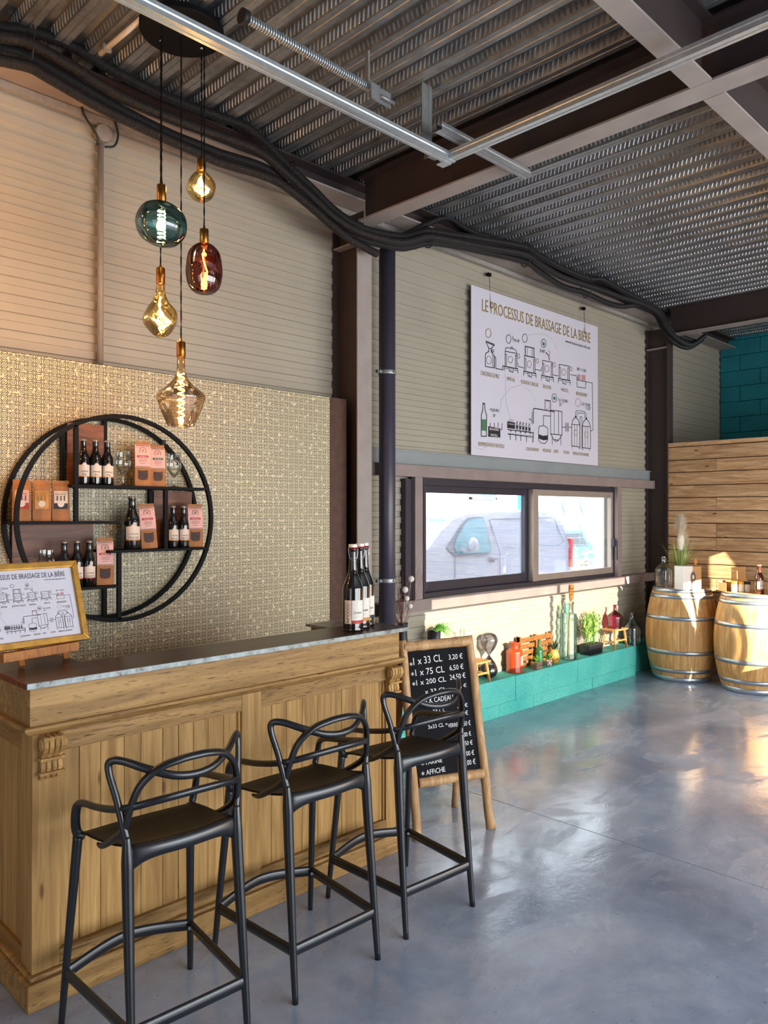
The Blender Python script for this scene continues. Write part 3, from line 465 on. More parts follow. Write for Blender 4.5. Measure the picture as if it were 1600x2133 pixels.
siding(mb, -2.5, 3.62, 0, 2.18); siding(mb, 3.62, WX0, 0, 2.18); siding(mb, WX1, 10.33, 0, 2.18); siding(mb, WX0, WX1, 0, WZ0)
for b_ in ((-2.5, WX0, 0, 4.1), (WX1, 10.4, 0, 4.1), (WX0, WX1, 0, WZ0), (WX0, WX1, WZ1, 4.1)):
    mb.box(b_[0], b_[1], 4.10, 4.20, b_[2], b_[3])
wl = struct(mb.build('wall_left', M['siding']))
mb = MB(); mb.box(3.62, 8.28, 4.055, 4.078, 2.075, 2.185); mb.box(3.62, 8.28, 4.045, 4.06, 2.178, 2.19); struct(mb.build('trim_flashing', M['flash']))
mb = MB(); mb.box(-2.5, 8.2, 4.04, 4.08, 3.825, 3.86); struct(mb.build('trim_wall_top', M['ledger']))

# right, back and far walls
mb = MB()
OX0, OX1, OZ0, OZ1 = 2.3, 6.42, 2.10, 3.58
mb.box(-2.5, OX0, -3.3, -3.2, 2.3, 4.1); mb.box(OX1, 10.4, -3.3, -3.2, 2.3, 4.1); mb.box(OX0, OX1, -3.3, -3.2, OZ1, 4.1); mb.box(5.2, 6.05, -3.3, -3.2, 2.05, OZ0)
mb.box(-2.5, 0.0, -3.3, -3.2, 0, 2.3); mb.box(5.2, 6.05, -3.3, -3.2, 0, 2.3); mb.box(8.75, 10.4, -3.3, -3.2, 0, 2.4); mb.box(8.75, 10.4, -3.3, -3.2, 2.2, 2.31)
# added pieces mask the unseen opening, shaping sun patches on barrels and planks
mb.box(2.3, 5.62, -3.3, -3.2, 2.10, 2.86); mb.box(5.50, 6.24, -3.3, -3.2, 3.33, 3.58); mb.box(5.95, 6.24, -3.3, -3.2, 2.10, 3.58); mb.box(6.24, 6.42, -3.3, -3.2, 2.10, 3.17)
mb.prism([(5.40, 3.6), (5.54, 3.33), (5.61, 2.88), (5.62, 2.85), (5.40, 2.85)], 'y', -3.26, -3.22); mb.prism([(6.30, 3.6), (6.43, 3.6), (6.43, 3.16), (6.38, 3.16)], 'y', -3.26, -3.22)
struct(mb.build('wall_right', M['ledger']))
mb = MB(); mb.box(5.655, 5.672, -3.25, -3.21, 2.10, 3.33); mb.box(4.1, 4.14, -3.25, -3.21, 2.86, 3.58)  # unseen bars and added slats that shape and dim the sunlight
for k in range(70): mb.box(2.3, 5.40, -3.24, -3.238, 2.865+k*0.01, 2.8714+k*0.01)
struct(mb.build('sun_mask_slats', M['frame_dark']))
mb = MB()
for i in range(4): mb.box(0.0, 5.2, -3.28, -3.22, 0.0+i*0.575, 0.56+i*0.575)
struct(mb.build('unseen_door_1', M['whitecard']))  # opaque unseen panel, backing for the added fill lamp
mb = MB()
for i in range(4): mb.box(6.05, 8.75, -3.28, -3.22, 0.0+i*0.575, 0.56+i*0.575)
struct(mb.build('unseen_door_2', M['whitecard']))  # unseen closed panel behind the second added fill lamp
mb = MB(); mb.box(-2.6, -2.5, -3.3, -0.5, 0, 4.1); mb.box(-2.6, -2.5, 1.7, 4.2, 0, 4.1); mb.box(-2.6, -2.5, -0.5, 1.7, 2.4, 4.1); struct(mb.build('wall_back', M['ledger']))
mb = MB(); mb.box(-2.58, -2.52, -0.5, 0.58, 0, 2.4); mb.box(-2.58, -2.52, 0.62, 1.7, 0, 2.4); struct(mb.build('door_3', M['whitecard']))
mb = MB(); mb.box(10.42, 10.5, -3.3, 4.2, 0, 4.1)
r = random.Random(3)
for k in range(20):
    y = 4.075 - (0.25 if k % 2 else 0)*1.0
    ys = [4.075] + [y-0.5*j for j in range(0 if k % 2 else 1, 16)]
    for j in range(len(ys)-1):
        if ys[j]-ys[j+1] < 0.05: continue
        d_ = r.uniform(0, 0.006); mb.box(10.32+d_, 10.43, ys[j+1]+0.004, ys[j]-0.003, k*0.2+0.003+0.17, k*0.2+0.197+0.17)
struct(mb.build('wall_far', M['teal_deep'], bevel=0.004))

# ceiling: trapezoidal steel deck with embossed webs
mb = MB(); ribs = 0
BZ, TZ = 3.988, 4.046
def deck(mb, x0, x1, phase, ya, yb):
    p = 0.1622; k = math.ceil((x0-phase)/p)
    X = phase+k*p; pts = [(x0, TZ)]
    webs = []
    while X+0.06 < x1:
        pts += [(X-0.054, TZ), (X-0.034, BZ), (X-0.004, BZ), (X, BZ+0.005), (X+0.004, BZ), (X+0.034, BZ), (X+0.054, TZ)]
        webs.append((X-0.054, X-0.034, X+0.034, X+0.054)); X += p
    pts.append((x1, TZ)); n = len(pts)
    mb.add([(a, ya, b) for a, b in pts]+[(a, yb, b) for a, b in pts], [(i, i+1, n+i+1, n+i) for i in range(n-1)])
    for wi, w_ in enumerate(webs):
        a = Vector((w_[0], 0, TZ)); c = Vector((w_[1], 0, BZ)); e = c-a; nrm = Vector((e.z, 0, -e.x)).normalized()
        if nrm.x > 0: nrm = -nrm
        y = 0.3 if w_[0] > 2.4 else 1.6; slash = wi % 3 != 1
        while y < yb-0.05:
            if slash: s0, s1, t0, t1 = 0.0, 0.020, 0.12, 0.88
            else: s0, s1, t0, t1 = 0.004, 0.004, 0.2, 0.8
            P0 = a+e*t0+Vector((0, y+s0, 0)); P1 = a+e*t1+Vector((0, y+s1, 0)); h = 0.0042; ww = 0.006
            dy = Vector((0, ww, 0))
            vs = [P0-dy, P0+dy, P1+dy, P1-dy, P0.lerp(P1, .15)-nrm*-h, P0.lerp(P1, .85)-nrm*-h]
            mb.add(vs, [(0, 1, 4), (1, 2, 5, 4), (2, 3, 5), (3, 0, 4, 5)]); y += 0.030
        # shallow dimples on the upper flange
deck(mb, -2.4, 3.60, 1.348, -3.2, 4.05); deck(mb, 3.61, 10.3, 4.345, -3.2, 4.05)
mb.box(-2.6, 10.5, -3.3, 4.2, 4.06, 4.16)
struct(mb.build('ceiling', M['deck']))

# steelwork
def i_beam(name, axis, c, a0, a1, z0, h, w, label, mat='steel', tf=0.011, tw=0.008):
    t = empty(name, (0, 0, 0), 0, label, 'beam')
    for nm, lo, hi, half in (('lower_flange', z0, z0+tf, w/2), ('web', z0+tf, z0+h-tf, tw/2), ('upper_flange', z0+h-tf, z0+h, w/2)):
        m_ = MB()
        if axis == 'y': m_.box(c-half, c+half, a0, a1, lo, hi)
        else: m_.box(a0, a1, c-half, c+half, lo, hi)
        m_.build(nm, M['steel_light'] if nm == 'lower_flange' else M['steel'], t)
    return t
i_beam('steel_beam', 'y', 3.608, -3.19, 3.81, 3.685, 0.30, 0.14, 'brown steel beam running from the pillar beside the downpipe towards the viewer')
i_beam('steel_beam', 'y', 8.288, -3.19, 3.81, 3.68, 0.305, 0.14, 'dark steel beam across the far end above the plank wall')
i_beam('steel_beam', 'x', 1.482, -2.49, 3.535, 3.685, 0.30, 0.10, 'short cross beam meeting the main beam on the side of the hanging lamps')
i_beam('steel_beam', 'x', 1.482, 3.682, 8.21, 3.685, 0.30, 0.10, 'short cross beam meeting the main beam on the far side near the right edge')
i_beam('steel_beam', 'x', 3.965, -2.49, 10.3, 3.865, 0.12, 0.20, 'dark edge beam along the cladding behind the black conduits')
def column(x0, label):
    t = empty('steel_column', (x0, 3.82, 0), 0, label, 'column'); w = 0.135
    m_ = MB(); m_.box(0, w, 0, 0.010, 0, 3.684); m_.build('front_flange', M['steel_light'] if x0 < 5 else M['steel'], t, 0.001)
    m_ = MB(); m_.box(0, w, 0.25, 0.259, 0, 3.78); m_.build('rear_flange', M['steel'], t)
    m_ = MB(); m_.box(w/2-0.004, w/2+0.004, 0.010, 0.25, 0, 3.78); m_.build('web', M['steel'], t)
    m_ = MB(); m_.box(0.003, w/2-0.004, 0.010, 0.25, 3.55, 3.56); m_.box(w/2+0.004, w-0.003, 0.010, 0.25, 3.55, 3.56); m_.build('stiffener', M['steel_light'], t)
    return t
column(3.54, 'brown steel pillar beside the patterned wallpaper and the round downpipe')
column(8.22, 'dark steel pillar at the end of the window beside the plank wall')

# downpipe with clamps
t = empty('downpipe', (3.905, 3.90, 0), 0, 'dark round downpipe in front of the cladding beside the brown pillar', 'pipe')
m_ = MB(); m_.cyl((0, 0, 0.0), (0, 0, 3.60), 0.06, n=28); m_.build('tube', M['pipe'], t)
for z in (2.715, 1.225):
    m_ = MB(); m_.lathe([(0.0605, -0.014), (0.0655, -0.014), (0.0655, 0.014), (0.0605, 0.014)], (0, 0, z), 28)
    m_.box(-0.105, -0.055, -0.012, 0.012, z-0.012, z+0.012); m_.sphere((-0.085, -0.014, z), 0.014, 10, 6); m_.cyl((0.0, -0.062, z), (0.0, -0.075, z), 0.008, n=8)
    m_.build('clamp', M['galv_dull'], t, 0.001)

# horizontal sheeting rails above and below the window
m_ = MB(); m_.box(3.68, 8.275, 3.992, 4.054, 1.985, 2.075)
tag(m_.build('sheeting_rail', M['rail'], bevel=0.002), 'taupe steel rail above the long window', 'rail')
m_ = MB(); m_.box(3.68, 8.275, 3.988, 4.075, 0.955, 1.043)
tag(m_.build('sheeting_rail', M['rail'], bevel=0.002), 'taupe steel rail below the long window', 'rail')

# window
w = empty('window_1', (0, 0, 0)); struct(w)
m_ = MB(); m_.box(4.31, 4.405, 4.0, 4.04, 1.04, 1.985); m_.box(4.395, 4.405, 4.0, 4.1, 1.04, 1.985); m_.build('post', M['rail'], w, 0.001)
m_ = MB(); m_.box(7.44, 7.525, 4.0, 4.04, 1.04, 1.985); m_.build('post', M['rail'], w, 0.001)
m_ = MB(); m_.box(4.235, 4.315, 4.03, 4.075, 1.05, 1.97); m_.build('gap_profile', M['frame_dark'], w)
m_ = MB()
for b_ in ((4.41, 4.47, 1.05, 1.98), (7.445, 7.50, 1.05, 1.98), (4.47, 7.445, 1.05, 1.078), (4.47, 7.445, 1.93, 1.98)): m_.box(b_[0], b_[1], 4.045, 4.15, b_[2], b_[3])
m_.build('frame', M['frame_dark'], w, 0.002)
def sash(x0, x1, y, gx0, gx1, gz0, gz1, mat, low):
    m_ = MB()
    for b_ in ((x0, gx0, low, 1.93), (gx1, x1, low, 1.93), (gx0, gx1, low, gz0), (gx0, gx1, gz1, 1.93)): m_.box(b_[0], b_[1], y, y+0.045, b_[2], b_[3])
    s_ = m_.build('sash', M[mat], w, 0.003)
    m_ = MB(); m_.box(gx0-0.005, gx1+0.005, y+0.02, y+0.026, gz0-0.005, gz1+0.005); m_.build('pane', M['g_window'], s_)
    return s_
sash(4.475, 5.99, 4.10, 4.545, 5.90, 1.16, 1.872, 'frame_dark', 1.08)
s2 = sash(5.95, 7.445, 4.055, 6.045, 7.40, 1.14, 1.872, 'sash', 1.08)  # right-hand sash takes the lit copy of the aluminium
m_ = MB(); m_.box(5.945, 6.03, 4.04, 4.056, 1.08, 1.93); m_.build('meeting_stile', M['sash'], w, 0.002)
m_ = MB(); m_.box(7.40, 7.43, 4.02, 4.05, 1.36, 1.44); m_.bar((7.415, 4.01, 1.42), (7.43, 4.005, 1.22), 0.018, 0.016); m_.build('handle', M['frame_dark'], w, 0.003)

# plank wall
m_ = MB(); r = random.Random(11)
z = 0.0; hs = []
while z < 2.48:
    h = min(r.choice((0.142, 0.150, 0.135, 0.146)), 2.49-z)
    y = 3.825; x = 8.235+r.uniform(-0.003, 0.004)
    while y > -3.1:
        ln = r.choice((1.06, 0.53, 1.2)); y1 = max(y-ln, -3.15)
        m_.box(x+r.uniform(0, .003), x+0.022, y1+0.003, y-0.001, z+0.004, z+h-0.005); y = y1
    z += h
pw = m_.build('planks', M['plank'], bevel=0.002)
t = empty('plank_wall', (8.24, 3.82, 0), 0, 'low wall clad in reclaimed level pine planks behind the barrels', 'wall cladding')
pw.parent = t; pw.location = (-8.24, -3.82, 0)
m_ = MB(); m_.box(0.02, 0.07, -6.9, 0.0, 0.0, 2.485); m_.build('backing', M['cork'], t)

# teal block step under the window
m_ = MB(); r = random.Random(5)
x = 3.70
for row, (z0, z1) in enumerate(((0.0, 0.105), (0.108, 0.315))):
    x = 3.72-(0.0 if row == 0 else 0.28)
    while x < 7.60:
        xa = max(x, 3.98); xb = min(x+0.50, 7.60)
        if xb-xa > 0.02: m_.box(xa+0.002, xb-0.001, 3.875+(0.006 if row == 0 else 0)+r.uniform(0, .004), 4.079, z0, z1)
        x += 0.50
m_.box(7.60, 8.20, 3.955, 4.079, 0, 0.315)
t = m_.build('block_step', M['teal'], bevel=0.003)
tag(t, 'low turquoise painted concrete block ledge along the wall under the window', 'ledge')

# partition board with wallpaper
t = empty('partition_board', (3.53, 3.92, 0), 0, 'tall board with dark scroll wallpaper on gold behind the bar', 'partition')
m_ = MB(); m_.box(-4.6, 0.0, 0.0, 0.03, 0, 2.488); m_.build('board', M['cork'], t, 0.001)
m_ = MB(); m_.box(-4.6, -0.155, -0.003, 0.0, 0.02, 2.486); m_.build('wallpaper', M['wallpaper'], t)

# poster on wires
def build_art(parent, sx=1.0, thick=-0.004):
    cols = {'K': 'ink', 'G': 'inkgold', 'N': 'inkgreen', 'R': 'inkred', 'S': 'inkfaint', 'W': 'inkwhite'}
    names = {'K': 'black_diagram', 'G': 'gold_lettering', 'N': 'green_print', 'R': 'red_print', 'S': 'pale_sketch', 'W': 'white_lettering'}
    mbs = {}
    def g(c): return mbs.setdefault(c, MB())
    off = {'S': 0.0005, 'N': 0.001, 'R': 0.001, 'K': 0.0015, 'G': 0.0018, 'W': 0.0025}
    for c, wd, pts in ART_LINES:
        y = -off[c]; hw = wd*0.00052
        for (a, b_) in zip(pts, pts[1:]):
            d_ = Vector((b_[0]-a[0], 0, b_[1]-a[1]))
            if d_.length < 1e-5: continue
            d_.normalize(); n_ = Vector((-d_.z, 0, d_.x))*hw; e_ = d_*hw*0.6
            A_ = Vector((a[0], y, a[1])); B_ = Vector((b_[0], y, b_[1]))
            g(c).add([A_-e_-n_, B_+e_-n_, B_+e_+n_, A_-e_+n_], [(0, 1, 2, 3)])
    for c, pts in ART_FILLS: g(c).add([(p[0], -off[c], p[1]) for p in pts], [tuple(range(len(pts)))])
    for c, s_, x, z, w_, h in ART_TEXT: text_into(g(c), s_, x, z, w_, h, 0.0, Matrix.Translation((0, -off[c], 0)))
    return [m2.build(names[c], M[cols[c]], parent) for c, m2 in mbs.items()]
t = empty('process_poster', (5.03, 4.03, 2.195), 0, 'large hanging board showing the brewing process in gold and black line drawings', 'poster')
m_ = MB(); m_.box(0, 2.055, 0, 0.006, 0, 1.42); pb = m_.build('board', M['poster'], t)
pb.location.y = 0.001
build_art(t)
for x in (0.255, 1.80):
    m_ = MB(); m_.cyl((x, -0.004, 1.27 if x < 1 else 1.30), (x, 0.01, 1.56), 0.0022, n=6); m_.box(x-0.02, x+0.02, 0.0, 0.03, 1.55, 1.575); m_.build('hanging_wire', M['black'], t)

# black corrugated conduits along the wall head
hl = ['uppermost black corrugated conduit of the bundle, on the ceiling side', 'second black corrugated conduit from the top of the wall bundle', 'third black corrugated conduit from the top of the wall bundle', 'lowest black corrugated conduit, ending at the top of the downpipe', 'black corrugated conduit humping over the bundle beyond the pillar']
for i, hp in enumerate(HOSES):
    pts = spline([Vector(p) for p in hp], 8); m_ = MB(); m_.tube(pts, 0.0265 if i < 4 else 0.022, 12)
    tag(m_.build('corrugated_conduit', M['hose'], uv=True), hl[i], 'conduit', 'black conduits along the wall head')
for k, lab in ((2, 'black cable tie round the conduits at the far left'), (9, 'black cable tie round the conduits above the lamps'), (16, 'black cable tie round the conduits just past the pillar'), (19, 'black cable tie round the conduits over the left end of the poster'), (22, 'black cable tie round the conduits over the right end of the poster')):
    P_ = [Vector(HOSES[i][k]) for i in (0, 1, 2)]; c_ = (P_[0]+P_[1]+P_[2])/3; d_ = (Vector(HOSES[1][k+1])-Vector(HOSES[1][k-1])).normalized()
    u_ = d_.cross(Vector((0, 1, 0))).normalized(); hh_ = max(abs((p-c_).dot(u_)) for p in P_)+0.030
    m_ = MB(); m_.tube([c_+u_*hh_*math.sin(a)+Vector((0, 0.058*math.cos(a), 0)) for a in [2*PI*q/20 for q in range(20)]], 0.0042, 6, closed=True)
    o_ = m_.build('cable_tie', M['rubber']); tag(o_, lab, 'cable tie', 'cable ties on the conduits')
# ceiling framework: galvanised rails
def channel(name, p0, p1, w, h, label, mat='galv', up=(0, 0, 1), open_up=True):
    p0 = Vector(p0); p1 = Vector(p1); d_ = (p1-p0); ln = d_.length; d_.normalize(); sx = d_.cross(Vector(up)).normalized(); uz = sx.cross(d_)
    prof = [(-w/2+.006, h), (-w/2, h), (-w/2, h*0.62), (-w/2+.003, h*0.5), (-w/2, h*0.38), (-w/2, 0), (-w*.18, 0), (-w*.1, .003), (w*.1, .003), (w*.18, 0), (w/2, 0), (w/2, h*0.38), (w/2-.003, h*0.5), (w/2, h*0.62), (w/2, h), (w/2-.006, h)]
    t_ = 0.0009; n = len(prof); vs = []
    for q in (p0, p1):
        for a, b_ in prof: vs.append(q+sx*a+uz*b_)
    m_ = MB(); m_.add(vs, [(i, i+1, n+i+1, n+i) for i in range(n-1)])
    return tag(m_.build(name, M[mat], solid=0.0015), label, 'rail')
channel('ceiling_rail', (-0.6, 2.655, 3.575), (3.15, 2.655, 3.575), 0.048, 0.042, 'bright galvanised rail running past the lamp canopy along the room')
channel('ceiling_rail', (3.12, 2.665, 3.578), (3.12, -2.8, 3.578), 0.048, 0.042, 'bright galvanised rail running from the hanger towards the upper right corner')
channel('ceiling_stud', (2.93, 2.56, 3.640), (3.708, 2.56, 3.640), 0.048, 0.040, 'dull galvanised stud under the main beam, behind the rail corner', 'galv_dull')
m_ = MB()
for k in range(26):
    z = 3.60+k*0.0148
    m_.box(3.050, 3.0515, 2.735, 2.760, z, z+0.009); 
m_.box(3.050, 3.0515, 2.735, 2.740, 3.60, 3.987); m_.box(3.050, 3.0515, 2.752, 2.765, 3.60, 3.987); m_.box(3.050, 3.078, 2.735, 2.7365, 3.60, 3.987); m_.box(3.0, 3.05, 2.735, 2.7365, 3.66, 3.987)
m_.box(3.04, 3.10, 2.70, 2.735, 3.60, 3.64)
tag(m_.build('perforated_hanger', M['galv_dull']), 'slotted galvanised hanger holding up the corner of the rails', 'bracket')
m_ = MB(); m_.box(3.095, 3.15, 2.66, 2.72, 3.572, 3.576); m_.box(3.10, 3.14, 2.69, 2.70, 3.575, 3.63)
tag(m_.build('corner_clip', M['galv']), 'small galvanised clip where the two ceiling rails meet', 'clip')
# sprung threaded rod
t = empty('threaded_hanger_rod', (1.86, 2.715, 3.80), 0, 'threaded steel rod with black end cap above the ceiling rail', 'rod')
m_ = MB(); m_.cyl((0, 0, 0), (0.80, 0.02, 0), 0.012, n=10); m_.build('rod', M['galv'], t)
m_ = MB(); pts = [(0.02+0.0135*k/12, 0.017*math.cos(2*PI*k/12)+0.02*(k/12*0.0135)/0.8, 0.017*math.sin(2*PI*k/12)) for k in range(12*54)]; m_.tube(pts, 0.0042, 5); m_.build('coil', M['galv'], t)
m_ = MB(); m_.cyl((-0.012, 0, 0), (0.016, 0, 0), 0.032, n=18); m_.build('end_cap', M['rubber'], t)
m_ = MB(); m_.box(0.745, 0.90, 0.015, 0.018, -0.05, 0.03); m_.box(0.745, 0.90, 0.015, 0.065, 0.028, 0.031); m_.box(0.72, 0.78, -0.03, -0.027, -0.075, 0.0); m_.cyl((0.80, -0.01, -0.03), (0.90, -0.01, -0.03), 0.009, n=8); m_.box(0.745, 0.755, 0.018, 0.04, -0.02, 0.186); m_.build('bracket', M['galv_dull'], t)
# white conduit on the deck
t = empty('white_conduit', (1.668, 3.66, 3.965), 0, 'short white plastic pipe on the steel deck left of the lamp canopy', 'conduit')
m_ = MB(); m_.cyl((0, 0, 0), (0.02, -0.50, 0), 0.0125, n=12); m_.build('tube', M['white_pl'], t)
m_ = MB(); m_.box(-0.02, 0.02, -0.08, -0.065, -0.02, 0.012); m_.build('clip', M['grey_pl'], t)
# surface conduit and junction box
t = empty('wall_conduit', (1.845, 4.045, 0), 0, 'grey upright conduit on the cladding with a round junction box and looped black cable', 'conduit')
m_ = MB(); m_.cyl((0, 0, 2.49), (0, 0, 3.71), 0.0165, n=12); m_.build('tube', M['grey_pl'], t)
m_ = MB(); m_.cyl((0.015, 0.03, 3.775), (0.015, -0.015, 3.775), 0.045, n=24); m_.build('junction_box', M['grey_pl'], t, 0.002)
m_ = MB(); m_.tube(spline([(-0.02, 0, 3.70), (-0.03, -0.02, 3.74), (-0.10, -0.02, 3.83), (-0.11, -0.02, 3.90), (-0.05, -0.02, 3.90), (0.02, -0.02, 3.88), (0.06, -0.02, 3.90), (0.07, -0.02, 3.86), (0.09, -0.02, 3.79), (0.07, -0.02, 3.72), (0.02, -0.01, 3.70)], 6), 0.006, 6); m_.build('looped_cable', M['rubber'], t)
# ================================================================== OUTSIDE THE WINDOW
m_ = MB(); m_.box(-30, 60, 4.3, 60, -0.35, -0.25); struct(m_.build('trim_outdoor_ground', M['concrete_slab']))
t = empty('delivery_van', (9.5, 7.2, -0.22), 0, 'white delivery van parked outside the window, nose to the left', 'van')
ol = [(7.02, 0.10), (7.0, 0.55), (7.12, 0.82), (7.45, 1.02), (8.04, 1.195), (8.40, 1.45), (8.72, 1.625), (9.05, 1.69), (9.45, 1.72), (9.9, 1.735), (10.4, 1.738), (10.9, 1.735), (11.35, 1.72), (11.52, 1.66), (11.62, 1.50), (11.72, 1.15), (11.79, 0.80), (11.80, 0.40), (11.78, 0.06)]
def inset(z): return max(0, z-1.05)**1.3*0.22
m_ = MB(); cx, cz = 9.5, 0.9; st = [(0, 0.0, 0.965), (0.10, 0.0, 1.0), (0.95, 0.0, 1.015), (1.80, 0.0, 1.0), (1.90, 0.0, 0.965)]
n = len(ol)
for yy, _, k in st:
    for x, z in ol:
        ins = inset(z)*(1 if yy < 0.95 else -1)*(0.0 if yy == 0.95 else 1)
        zz = z if yy in (0, 1.90) else z+0.05*(k-0.965)/0.05*(1 if z > 1.0 else 0)
        m_.v.append(Vector((x-9.5, yy+ins, zz+0.22)))
for a in range(len(st)-1):
    for i in range(n-1): m_.f.append([a*n+i, a*n+i+1, (a+1)*n+i+1, (a+1)*n+i]); m_.sm.append(True)
m_.f.append(list(range(n))); m_.sm.append(False); m_.f.append(list(range(4*n, 5*n))); m_.sm.append(False)
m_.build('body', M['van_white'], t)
def vs_(x, z, o=-0.006): return (x-9.5, inset(z)+o, z+0.22)
def patch(name, pts, mat, par=t, o=-0.006):
    m_ = MB(); m_.add([vs_(x, z, o) for x, z in pts], [tuple(range(len(pts)))]); return m_.build(name, M[mat], par, solid=0.004)
patch('door_window_surround', [(8.44, 1.21), (8.63, 1.37), (8.86, 1.55), (9.02, 1.64), (9.20, 1.655), (9.41, 1.66), (9.45, 1.50), (9.49, 1.20), (9.47, 1.11), (9.38, 1.085), (8.62, 1.085)], 'van_trim', o=-0.003)
patch('door_window', [(8.60, 1.23), (8.70, 1.36), (8.90, 1.53), (9.04, 1.62), (9.20, 1.635), (9.385, 1.64), (9.42, 1.50), (9.46, 1.20), (9.44, 1.13), (9.37, 1.115), (8.66, 1.115)], 'van_glass', o=-0.012)
m_ = MB(); m_.add([(8.08-9.5, 0.10, 1.25+0.22-0.0), (8.08-9.5, 1.80, 1.25+0.22), (8.66-9.5, 1.68, 1.64+0.22), (8.66-9.5, 0.22, 1.64+0.22)], [(0, 1, 2, 3)]); m_.build('windscreen', M['van_glass'], t, solid=0.004)
m_ = MB(); m_.sphere((8.86-9.5, -0.14, 1.245+0.22), 0.10, 14, 9, sz=(0.95, 0.7, 1.15)); m_.box(8.70-9.5, 8.80-9.5, -0.10, 0.02, 1.16+0.22, 1.21+0.22); m_.build('door_mirror', M['van_white'], t)
m_ = MB(); m_.box(9.44-9.5, 9.62-9.5, -0.03, 0.0, 1.215, 1.24); m_.sphere((9.53-9.5, 0.005, 1.22), 0.055, 12, 8, sz=(1, 0.2, 0.8)); m_.build('door_handle', M['van_trim'], t)
m_ = MB()
for (a, b_) in (((9.70, 0.35), (9.70, 1.10)), ((9.70, 1.10), (9.56, 1.62)), ((8.62, 1.08), (8.60, 0.35)), ((9.85, 1.165), (10.32, 1.165)), ((9.80, 1.18), (10.0, 1.18)), ((11.38, 1.62), (11.55, 1.22)), ((11.55, 1.22), (11.3, 1.16)), ((11.3, 1.16), (10.4, 1.20)), ((9.62, 1.62), (11.3, 1.64))):
    m_.bar(vs_(a[0], a[1], -0.001), vs_(b_[0], b_[1], -0.001), 0.008, 0.008)
m_.build('panel_seam', M['van_trim'], t)
m_ = MB(); m_.box(11.72-9.5, 11.81-9.5, -0.008, 0.16, 1.0, 1.5); m_.build('tail_lamp', M['van_red'], t, 0.01)
for x in (7.95, 11.05):
    m_ = MB(); m_.lathe([(0.18, -0.01), (0.30, -0.02), (0.335, 0.02), (0.335, 0.16), (0.30, 0.2)], (0, 0, 0), 28, Matrix.Translation((x-9.5, 0.02, 0.335)) @ Matrix.Rotation(-PI/2, 4, 'X'))
    o_ = m_.build('wheel', M['rubber'], t)
t = empty('white_building', (15, 14, -0.25), 0, 'white rendered building standing behind the van', 'building')
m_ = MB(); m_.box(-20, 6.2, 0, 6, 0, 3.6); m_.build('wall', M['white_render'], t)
m_ = MB(); m_.box(2.35, 3.6, -0.08, 0.0, 2.38, 2.44); m_.box(2.35, 2.42, -0.08, 0, 2.38, 3.3); m_.box(3.53, 3.6, -0.08, 0, 2.38, 3.3); m_.build('window_frame', M['shade_grey'], t)
m_ = MB(); m_.box(2.42, 3.53, -0.04, -0.01, 2.44, 3.3); m_.build('window_pane', M['van_glass'], t)
m_ = MB(); m_.box(4.75, 5.35, -0.06, 0, 2.02, 3.5); m_.build('teal_strip', M['teal_panel'], t)
m_ = MB(); m_.box(-7.2, -5.2, -0.06, 0, 1.2, 1.9); m_.build('teal_strip', M['teal_panel'], t)
t = empty('neighbouring_building', (21.3, 14, -0.25), 0, 'pale building with round dark wall signs behind the wire fence', 'building')
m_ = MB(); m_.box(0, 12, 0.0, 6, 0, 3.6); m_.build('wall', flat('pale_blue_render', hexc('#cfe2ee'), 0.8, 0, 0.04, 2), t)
for x, z in ((1.30, 2.30), (2.42, 2.30), (1.35, 1.46), (2.42, 1.46)):
    m_ = MB(); T = Matrix.Translation((x, -0.03, z)) @ Matrix.Rotation(PI/2, 4, 'X')
    m_.lathe([(0.001, 0.03), (0.36, 0.03), (0.36, 0), (0.0, 0)], n=28, T=T, smooth=False); s_ = m_.build('round_sign', M['shade_grey'], t)
    m_ = MB()
    for rr in (0.12, 0.2, 0.28): m_.tube([(x+rr*math.cos(a), -0.065, z+rr*math.sin(a)) for a in [PI*k/12 for k in range(13)]], 0.018, 5)
    m_.build('arch_emblem', M['white_render'], s_)
t = empty('wire_fence', (17.6, 11.2, -0.25), 0, 'grey wire mesh fence panel behind the rear of the van', 'fence')
m_ = MB()
for k in range(52): m_.box(k*0.055, k*0.055+0.007, 0, 0.007, 0.05, 1.7)
for k in range(9): m_.box(0, 2.85, -0.004, 0.004, 0.1+k*0.2, 0.108+k*0.2)
m_.build('mesh', M['shade_grey'], t)
for x in (0, 2.85): m_ = MB(); m_.box(x-0.03, x+0.03, -0.03, 0.03, 0, 1.8); m_.build('post', M['shade_grey'], t)
t = empty('parked_car', (20.0, 12.4, -0.25), 0, 'small teal car behind the wire fence', 'car')
m_ = MB(); m_.prism([(-1.6, 0.25), (-1.65, 0.8), (-1.0, 0.95), (-0.6, 1.42), (0.9, 1.45), (1.5, 0.95), (1.65, 0.8), (1.6, 0.25)], 'y', 0, 1.5); m_.build('body', M['teal_panel'], t, 0.05)
m_ = MB(); m_.prism([(-0.8, 0.97), (-0.5, 1.35), (0.8, 1.38), (1.2, 0.97)], 'y', -0.01, 1.51); m_.build('windows', M['frame_dark'], t)
m_ = MB(); m_.box(-1.66, -1.5, -0.02, 0.2, 0.7, 0.85); m_.build('tail_lamp', M['van_red'], t)
for x in (-1.0, 1.0): m_ = MB(); m_.cyl((x, -0.02, 0.3), (x, 0.2, 0.3), 0.3, n=20); m_.build('wheel', M['rubber'], t)
m_ = MB(); r = random.Random(2)
for k in range(160):
    a = r.uniform(0, 2*PI); q = Vector((19.6+r.gauss(0, .5), 11.7+r.gauss(0, .15), -0.2+abs(r.gauss(0, .35)))); d_ = Vector((math.cos(a), math.sin(a)*.3, r.uniform(-.4, .4)))*0.2
    m_.bar(q-d_, q+d_, 0.02, 0.02)
